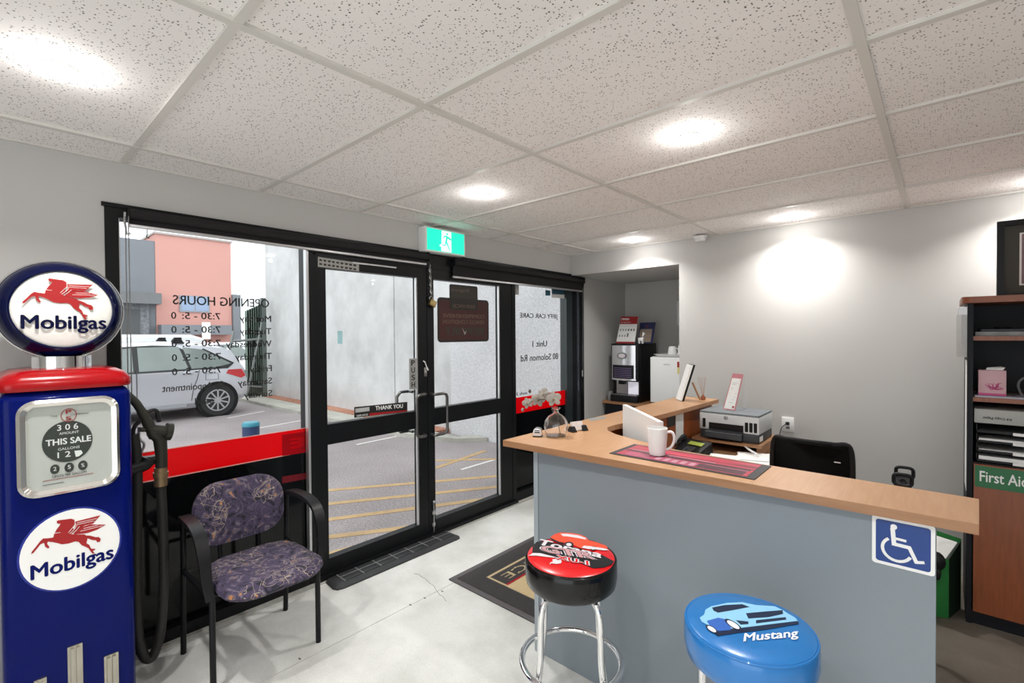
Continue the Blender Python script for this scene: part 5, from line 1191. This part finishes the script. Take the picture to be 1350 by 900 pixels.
# coffee machine
x0, x1 = -2.70, -2.375
y0, y1 = AY+.01, 5.07
t = thing('coffee_machine', 'black coffee vending machine with a silver door in the alcove', 'coffee machine', ((x0+x1)/2, (y0+y1)/2, AZ))
ztm = 1.395
obj('body', B().box(x0, x1, y0+.05, y1, AZ, ztm, .008).box(x0, x1, y0+.01, y0+.06, 1.01, ztm, .004), BLACKP, t)
obj('drip_tray', B().box(x0, x1-.0, y0-.02, y0+.05, AZ+.0, AZ+.075, .012), BLACKP, t)
obj('tray_grille', B().box(x0+.03, x1-.02, y0-.012, y0+.05, AZ+.075, AZ+.080), STEEL, t)
sp = []
for k in range(9):
    a = -1+2*k/8; sp.append((( x0+x1)/2-.012+a*(.145), y0+.012-.035*(1-a*a)))
obj('silver_door', B().prism([(p_[0], p_[1], 1.0) for p_ in sp]+[(sp[-1][0], y0+.02, 1.0), (sp[0][0], y0+.02, 1.0)], (0, 0, ztm-1.02)), mat('silver_door_panel', (.70, .71, .73), .22, .6), t, label='curved silver door')
def crv_(f, d, z): return [((x0+x1)/2-.012+a*.145, y0+.012-.035*(1-a*a)-d, z) for a in [f*(-1+2*k/8) for k in range(9)]]
pan = B().prism(crv_(.86, .004, 1.02)+crv_(.86, -.004, 1.02)[::-1], (0, 0, .145))
obj('selection_panel', pan, BLACKP, t)
br = B()
for k in range(6):
    z_ = 1.035+.019*k; br.prism(crv_(.7, .006, z_)+crv_(.7, .003, z_)[::-1], (0, 0, .004))
obj('selection_label', br, mat('lilac_labels', hx('8878a8'), .4), t)
cm = ((x0+x1)/2-.012, y0-.026)
obj('brand_oval', B().prism([(cm[0]+.055*math.cos(2*PI*k/24), cm[1], 1.265+.034*math.sin(2*PI*k/24)) for k in range(24)], (0, -.002, 0)), GREY, t)
obj('brand_oval_inner', B().prism([(cm[0]+.043*math.cos(2*PI*k/24), cm[1]-.002, 1.265+.024*math.sin(2*PI*k/24)) for k in range(24)], (0, -.001, 0)), SIL, t)
obj('dispensing_bay', B().box(x0+.045, x0+.18, y0+.046, y0+.051, AZ+.085, .99), STEEL, t)
obj('bay_light_panel', B().box(x0+.185, x1-.02, y0+.046, y0+.051, AZ+.085, .985), mat('lit_bay_panel', (.8, .78, .85), .4, emit=(.9, .86, 1), es=.12), t)
obj('nozzle_block', B().box(x0+.09, x0+.16, y0+.005, y0+.05, .955, 1.0, .004), BLACKP, t)
obj('cup_stack', B().lathe([(.03, 0), (.034, .10)], c=(x0-.045, y0+.06, AZ), n=16), mat('grey_cups', (.2, .21, .21), .5), t)
# leaflets stands
def leaflet(px, ax_y, pz, name, label, bm_, lab2=None):
    (a, b_, c_, d_) = [U(x, y, 1, ax_y) for x, y in px]   # bl br tr tl
    for v_, k in ((a, 0), (b_, 0), (c_, 1), (d_, 1)): v_.y += .05*k
    a.z = b_.z = ztm+.001
    t = thing(name, label, 'leaflet stand', ((a.x+b_.x)/2, ax_y+.03, ztm))
    n_ = (b_-a).cross(d_-a).normalized()
    if n_.y > 0: n_ = -n_
    obj('board', q4(a, b_, c_, d_, -n_, .004), bm_, t)
    obj('back_strut', q4(c_*.5+d_*.5, c_*.45+d_*.55, V((a.x*.55+b_.x*.45, a.y+.12, ztm+.001)), V((a.x*.5+b_.x*.5, a.y+.12, ztm+.001)), V((0, 0, .003)), 1), GREY, t)
    def f(u, v, h=.0006): return (a*(1-u)+b_*u)*(1-v)+(d_*(1-u)+c_*u)*v+n_*h
    def patch(nm_, u0, u1, v0, v1, m, h=.0006): obj(nm_, q4(f(u0, v0, h), f(u1, v0, h), f(u1, v1, h), f(u0, v1, h), n_, .0004), m, t)
    return t, f, patch, n_
t, f, patch, n_ = leaflet([(812, 451), (836.5, 451.5), (838.5, 417), (816, 417)], AY+.10, 0, 'price_poster', 'white price poster with a red header on top of the coffee machine', WHITE)
patch('red_header', 0, 1, .72, 1, REDP); patch('red_footer', 0, 1, 0, .06, REDP)
text('lettering', 'reveo', WHITE, t, f(.06, .86, .0012), f(.5, .86, .0012)-f(.06, .86, .0012), f(.06, .94, .0012)-f(.06, .86, .0012), bold=.02)
text('lettering', 'beverage station', WHITE, t, f(.06, .76, .0012), f(.62, .76, .0012)-f(.06, .76, .0012), f(.06, .81, .0012)-f(.06, .76, .0012))
for r_, v_ in ((0, .46), (1, .24)):
    for k in range(6 if r_ == 0 else 4): patch('drink_icon', .08+.15*k, .16+.15*k, v_, v_+.08 + (.06 if (r_, k) == (1, 3) else 0), GREY if k > 2 else _m['grey_small_print'], .0009)
t, f, patch, n_ = leaflet([(841, 451), (860, 451), (861.5, 424.5), (841, 425)], AY+.18, 0, 'photo_leaflet', 'dark blue leaflet with a photo print behind the llama figure', mat('deep_blue_leaflet', hx('1c2250'), .5, noise=.1))
patch('photo_print', .06, .86, .06, .68, mat('busy_photo_print', hx('908070'), .5, noise=.7, nscale=90)); patch('red_emblem', .38, .55, .76, .88, mat('maroon_print', hx('60182c'), .5))
# llama figurine
q = U(845, 450, 1, AY+.06)
t = thing('llama_figurine', 'small white llama figurine on top of the coffee machine', 'figurine', (q.x, AY+.06, ztm), world=False)
lb = B().ball((0, 0, .045), .030, .016, .020, u=14, v=10).tube([(.018, 0, .05), (.024, 0, .08), (.026, 0, .098)], [.013, .009, .009], 10).ball((.032, 0, .103), .015, .009, .010, u=12, v=8)
lb.ball((-.03, 0, .055), .007)
for x_ in (-.018, .018):
    for y_ in (-.009, .009): lb.tube([(x_, y_, .04), (x_, y_, 0)], [.008, .006], 8)
obj('body', lb, WHITEP, t); obj('ears', B().ball((.026, .005, .116), .003, .002, .008, u=8, v=6).ball((.026, -.005, .116), .003, .002, .008, u=8, v=6), WHITEP, t)
obj('collar', B().lathe([(.011, .070), (.0115, .076)], c=(.022, 0, 0), n=14), BLACKP, t)
# fridge
fx0, fx1 = -2.232, -1.76
t = thing('bar_fridge', 'white bar fridge on the alcove cabinet', 'fridge', ((fx0+fx1)/2, 4.85, AZ))
FZ = 1.265
obj('body', B().box(fx0, fx1, AY+.04, 5.08, AZ+.02, FZ, .008), WHITEP, t)
obj('door', B().box(fx0, fx1, AY-.005, AY+.035, AZ+.03, FZ-.005, .010, 3), WHITEP, t)
obj('foot', B().box(fx0+.02, fx0+.06, AY+.05, AY+.09, AZ, AZ+.022), BLACKP, t); obj('foot', B().box(fx1-.06, fx1-.02, AY+.05, AY+.09, AZ, AZ+.022), BLACKP, t)
o = obj('energy_label', B().box(-1.945, -1.915, AY-.0065, AY-.004, 1.10, 1.22), mat('yellow_label', hx('d8cc80'), .5), t, label='small yellow and red energy label'); obj('label_red', B().box(-1.945, -1.915, AY-.0075, AY-.006, 1.165, 1.22), REDP, t)
obj('badge', B().box(-2.085, -2.02, AY-.0065, AY-.004, 1.183, 1.193), ALU, t)
# tray, cup, jar
ty = AY+.10
t = thing('serving_tray', 'white tray on top of the bar fridge', 'tray', (-1.98, ty+.1, FZ))
obj('tray', B().loft([[(x, y, FZ) for x, y in ((-2.16, AY+.03), (-1.78, AY+.03), (-1.78, ty+.25), (-2.16, ty+.25))], [(x, y, FZ+.006) for x, y in ((-2.165, AY+.025), (-1.775, AY+.025), (-1.775, ty+.255), (-2.165, ty+.255))], [(x, y, FZ+.025) for x, y in ((-2.20, AY+.0), (-1.76, AY+.0), (-1.76, ty+.28), (-2.20, ty+.28))], [(x, y, FZ+.010) for x, y in ((-2.15, AY+.035), (-1.79, AY+.035), (-1.79, ty+.245), (-2.15, ty+.245))]]), WHITEP, t)
t = thing('coffee_cup', 'white upturned cup on the tray above the fridge', 'cup', (-2.06, ty+.05, FZ+.0105), world=False)
obj('cup', B().lathe([(.046, 0), (.044, .04), (.036, .085), (.028, .092), (.001, .092)], n=28, caps=False).lathe([(.042, .0), (.001, .080)], n=28, caps=False), WHITEP, t)
obj('handle', B().tube(smooth([(.040, 0, .075), (.06, 0, .062), (.078, 0, .03), (.070, 0, .012), (.046, 0, .012)]), .005, 8), WHITEP, t)
t = thing('glass_jar', 'glass jar with a white lid beside the upturned cup', 'jar', (-1.915, ty+.04, FZ+.0105), world=False)
obj('jar_body', B().lathe([(.040, 0), (.042, .005), (.042, .09), (.036, .10)], n=28), mat('frosted_jar', (.62, .60, .52), .3, noise=.1), t)
obj('lid', B().lathe([(.038, .10), (.038, .112), (.02, .12), (.008, .13)], n=24), WHITEP, t)
o = obj('white_marker', B().box(-1.972, -1.955, ty-.02, ty, FZ+.0105, FZ+.115, .002), WHITEP); tag(based(o), 'narrow white packet standing between the cup and the jar', 'packet')
o = obj('wall_switch', B().box(U(893, 400, 1, 5.16).x, U(899, 400, 1, 5.16).x, 5.145, 5.16, U(893, 429, 1, 5.16).z, U(893, 397, 1, 5.16).z, .003), WHITEP); tag(based(o), 'white narrow panel on the alcove back wall at the wall edge', 'wall panel')

# ================================================================ SHELF CABINET
SY, SX0, SX1 = 3.38, .100, 1.02; SYB = 3.80
t = thing('shelf_cabinet', 'tall dark shelving cabinet with cherry shelves and a cherry door', 'cabinet', ((SX0+SX1)/2, 3.6, 0))
zTop = 1.675
obj('side', B().box(SX0, SX0+.022, SY, SYB, .0, zTop-.03), CARC, t); obj('side', B().box(SX1-.022, SX1, SY, SYB, 0, zTop-.03), CARC, t)
obj('back', B().box(SX0+.022, SX1-.022, SYB-.012, SYB, 0, zTop-.03), CARC, t)
obj('top', B().prism([((SX0+SX1)/2+p_, (SY+SYB)/2-.005+q_, zTop-.032) for p_, q_ in rrect(SX1-SX0+.045, SYB-SY+.05, .03, 4)], (0, 0, .032)), CHERRY, t, label='cherry top')
SH = (1.475, 1.165)
for z_ in SH: obj('shelf', B().box(SX0+.022, SX1-.022, SY+.004, SYB-.012, z_-.022, z_), CHERRY, t)
obj('shelf', B().box(SX0+.022, SX1-.022, SY+.004, SYB-.012, .815, .835), CARC, t)
obj('door', B().box(SX0+.026, SX1-.02, SY-.016, SY+.002, .075, .828), CHERRY, t, label='cherry door')
obj('plinth', B().box(SX0+.01, SX1-.01, SY+.01, SYB, 0, .07), CARC, t)
obj('door_sign', B().box(SX0+.030, .48, SY-.0185, SY-.016, .715, .822), mat('sign_green', hx('0e6434'), .4, noise=.03), t, label='green First Aid sign')
text('lettering', 'First Aid', WHITE, t, (.148, SY-.0188, .745), (.165, 0, 0), (0, 0, .052), bold=.015)
# things on it
def bx(name, label, cat, x0, x1, y0, y1, z0, z1, m, r=0): o = obj(name, B().box(x0, x1, y0, y1, z0, z1, r), m); tag(based(o), label, cat); return o
pz = zTop
t = thing('wall_picture', 'black framed picture with a dark mount standing on the cabinet', 'picture', (.55, 3.74, pz))
fr0, fr1, ft = U(1314, 340, 1, 3.74).x, .86, U(1314, 293, 1, 3.74).z
obj('frame', B().box(fr0, fr0+.028, 3.72, 3.755, pz, ft).box(fr1-.028, fr1, 3.72, 3.755, pz, ft).box(fr0+.028, fr1-.028, 3.72, 3.755, ft-.028, ft).box(fr0+.028, fr1-.028, 3.72, 3.755, pz, pz+.028), BLACK, t)
obj('mount', B().box(fr0+.028, fr1-.028, 3.74, 3.75, pz+.028, ft-.028), mat('dark_olive_mount', hx('38362e'), .6, noise=.05), t)
i0 = U(1344, 340, 1, 3.74).x; iz1, iz0 = U(1344, 307, 1, 3.74).z, U(1344, 376, 1, 3.74).z
obj('photo_border', B().box(i0, i0+.36, 3.737, 3.74, iz0, iz1), WHITE, t)
obj('photo', B().box(i0+.008, i0+.352, 3.7355, 3.737, iz0+.008, iz1-.008), mat('photo_print', hx('7a6268'), .5, noise=.8, nscale=18), t)
t = thing('book_stack', 'stack of dark and white magazines on the top shelf', 'magazines', (.30, 3.5, SH[0]))
bx('magazine', 'white and blue magazine lying on the top shelf of the cabinet', 'magazine', SX0+.03, .40, SY+.03, SY+.27, SH[0], SH[0]+.022, mat('magazine_cover', hx('8a8a88'), .5, noise=.6, nscale=14), .001)
bpy.data.objects.remove(t)
bx('magazine', 'dark blue magazine on top of the white one on the top shelf', 'magazine', SX0+.05, .36, SY+.05, SY+.28, SH[0]+.0225, SH[0]+.035, mat('dark_cover', hx('2c2c38'), .5, noise=.4, nscale=14), .001)
o = tag(based(obj('black_ring', B().tube([(.235+.028*math.cos(2*PI*k/24), SY+.10+.028*math.sin(2*PI*k/24), SH[0]+.041) for k in range(24)], .005, 8, close=True), BLACKP)), 'black ring lying on the magazines in the cabinet', 'ring')
# tissue cube box
t = thing('tissue_box', 'pink flowered tissue box on the second shelf', 'tissue box', (.19, SY+.08, SH[1]+.002))
tb0, tb1, tz = .142, .242, U(1305, 488, 1, SY+.02).z
obj('carton', B().box(tb0, tb1, SY+.025, SY+.125, SH[1]+.010, tz, .002), mat('pale_pink_carton', hx('c8a0a8'), .5, noise=.06, nscale=20), t)
fl_ = B(); random.seed(3)
for k in range(16):
    a = R(10+k*10); L = .02+.03*random.random(); c0 = V((tb0+.055+random.uniform(-.01, .02), SY+.0245, SH[1]+.04))
    fl_.tube(smooth([c0, c0+V((math.cos(a)*L*.6, 0, math.sin(a)*L*.7)), c0+V((math.cos(a)*L, 0, math.sin(a)*L*.8))], 3), .0012, 4)
obj('flower_print', fl_, mat('magenta_print', hx('b8407a'), .5), t)
obj('pink_band', B().box(tb0, tb1, SY+.0235, SY+.025, SH[1]+.011, SH[1]+.022), _m['magenta_print'], t)
obj('tissue', B().loft([[(.17, SY+.05, tz), (.23, SY+.05, tz), (.23, SY+.09, tz), (.17, SY+.09, tz)], [(.175, SY+.06, tz+.012), (.24, SY+.05, tz+.014), (.225, SY+.08, tz+.018), (.18, SY+.085, tz+.010)]]), WHITE, t)
bx('magazine', 'thin white brochure under the tissue box', 'brochure', .128, .50, SY+.01, SY+.25, SH[1], SH[1]+.009, mat('brochure_cover', hx('a8a8b4'), .5, noise=.3, nscale=18), .001)
o = tag(based(obj('cable_loop', B().tube(smooth([(.30, SY+.05, SH[1]+.012), (.285, SY+.05, SH[1]+.06), (.295, SY+.05, SH[1]+.095), (.33, SY+.05, SH[1]+.11), (.37, SY+.06, SH[1]+.06), (.38, SY+.06, SH[1]+.012)]), .005, 8), GREY)), 'grey cable loop on the second shelf beside the tissue box', 'cable')
# paper ream box and trays
b4 = .836
t = thing('paper_box', 'white copy paper box lying on the stacked letter trays', 'paper box', (.36, SY+.15, 1.035))
obj('carton', B().box(SX0+.027, .60, SY+.01, SY+.30, 1.035, 1.105, .002), mat('white_carton', hx('a8a8a4'), .6, noise=.05), t)
text('lettering', 'A4 Copy Paper', INK, t, (.262, SY+.0095, 1.072), (-.105, 0, 0), (0, 0, -.016), bold=.02)
for k in range(4):
    z_ = b4+.049*k
    tt = thing('letter_tray', ['black letter tray at the bottom of the stack', 'black letter tray second from the bottom', 'black letter tray third from the bottom, holding white paper', 'topmost black letter tray under the paper box'][k], 'letter tray', (.33, SY+.15, z_), group=None)
    obj('tray', B().box(SX0+.035, .56, SY+.012, SY+.31, z_, z_+.004).box(SX0+.035, SX0+.039, SY+.012, SY+.31, z_, z_+.047).box(.556, .56, SY+.012, SY+.31, z_, z_+.047).box(SX0+.035, .56, SY+.306, SY+.31, z_, z_+.047).box(SX0+.035, .56, SY+.012, SY+.016, z_, z_+.014), BLACKP, tt)
    obj('paper_stack', B().box(SX0+.045, .54, SY+.02, SY+.30, z_+.005, z_+.005+(.026, .012, .018, .008)[k]), WHITE if k < 3 else GREY, tt)
    obj('tray_label', B().box(.265, .31, SY+.0095, SY+.012, z_+.001, z_+.015), WHITE, tt)
# stainless cup dispenser on the cabinet side
d0, d1 = U(1270, 405, 1, SY+.05).z, U(1270, 470, 1, SY+.05).z
t = thing('cup_dispenser', 'brushed steel dispenser fixed to the side of the cabinet', 'dispenser', (SX0-.02, SY+.07, d1))
M = Matrix.Identity(4)
obj('tube', B().prism([(SX0-.001, SY+.005, d1), (SX0-.001, SY+.125, d1), (SX0-.022, SY+.12, d1), (SX0-.036, SY+.095, d1), (SX0-.040, SY+.065, d1), (SX0-.036, SY+.035, d1), (SX0-.022, SY+.010, d1)], (0, 0, d0-d1-.04)), STEEL, t)
obj('upper_sleeve', B().prism([(SX0-.001, SY+.003, d0-.04), (SX0-.001, SY+.125, d0-.04), (SX0-.034, SY+.12, d0-.04), (SX0-.034, SY+.008, d0-.04)], (0, 0, .04)), ALU, t)
o = obj('taped_sheet', B().box(SX0-.002, SX0-.0005, SY+.004, SY+.2, .68, d1-.02), WHITE); tag(based(o), 'white paper sheet taped to the side of the cabinet below the dispenser', 'paper')
# green shopping bag
t = thing('shopping_bag', 'green shopping bag with white lining on the floor beside the cabinet', 'bag', (-.05, 3.47, 0))
Ab, Bb, Cb, Db = V((-.17, 3.30, 0)), V((.035, 3.355, 0)), V((.085, 3.52, 0)), V((-.13, 3.52, 0))
hb = U(1253, 738, 1, 3.355).z
def wl_(p, z, k=0): return V((p.x, p.y, z))
BGN = mat('green_bag_fabric', hx('0f7028'), .6, noise=.1, nscale=12); BGD = mat('dark_bag_side', hx('0c2414'), .6, noise=.1)
obj('front', B().loft([[wl_(Ab, 0), wl_(Bb, 0), wl_(Bb, hb), wl_(Ab, hb+.02)], [wl_(Ab+V((0, .004, 0)), 0), wl_(Bb+V((0, .004, 0)), 0), wl_(Bb+V((0, .004, 0)), hb), wl_(Ab+V((0, .004, 0)), hb+.02)]]), BGN, t)
obj('gusset', B().loft([[wl_(Bb, 0), wl_(Cb, 0), wl_(Cb, hb+.06), wl_(Bb, hb)], [wl_(Bb+V((-.004, 0, 0)), 0), wl_(Cb+V((-.004, 0, 0)), 0), wl_(Cb+V((-.004, 0, 0)), hb+.06), wl_(Bb+V((-.004, 0, 0)), hb)]]), BGD, t, label='dark side gusset')
obj('back', B().loft([[wl_(Cb, 0), wl_(Db, 0), wl_(Db, hb+.11), wl_(Cb, hb+.07)], [wl_(Cb+V((0, -.004, 0)), 0), wl_(Db+V((0, -.004, 0)), 0), wl_(Db+V((0, -.004, 0)), hb+.11), wl_(Cb+V((0, -.004, 0)), hb+.07)]]), BGN, t)
obj('gusset', B().loft([[wl_(Db, 0), wl_(Ab, 0), wl_(Ab, hb+.02), wl_(Db, hb+.10)], [wl_(Db+V((.004, 0, 0)), 0), wl_(Ab+V((.004, 0, 0)), 0), wl_(Ab+V((.004, 0, 0)), hb+.02), wl_(Db+V((.004, 0, 0)), hb+.10)]]), BGD, t)
obj('white_lining', B().loft([[wl_(Ab, hb-.02)+V((.01, .01, 0)), wl_(Bb, hb-.02)+V((-.01, .01, 0)), wl_(Cb, hb+.03)+V((-.012, -.01, 0)), wl_(Db, hb+.05)+V((.01, -.01, 0))], [wl_(Ab, hb+.0)+V((.01, .01, 0)), wl_(Bb, hb-.0)+V((-.012, .012, 0)), wl_(Cb, hb+.05)+V((-.015, -.01, 0)), wl_(Db, hb+.08)+V((.01, -.01, 0))]]), WHITE, t)
obj('carry_handle', B().tube(smooth([U(1241, 722, 1, 3.52), U(1242, 713, 1, 3.52), U(1245, 711, 1, 3.52), U(1248, 714, 1, 3.52), U(1248, 722, 1, 3.52)]), .004, 6), BGN, t)
o = obj('black_bundle', B().ball((-.015, 3.33, .30), .04, .022, .05, u=10, v=8).ball((-.01, 3.325, .235), .015, .01, .035, u=8, v=6), BLACKP, t)
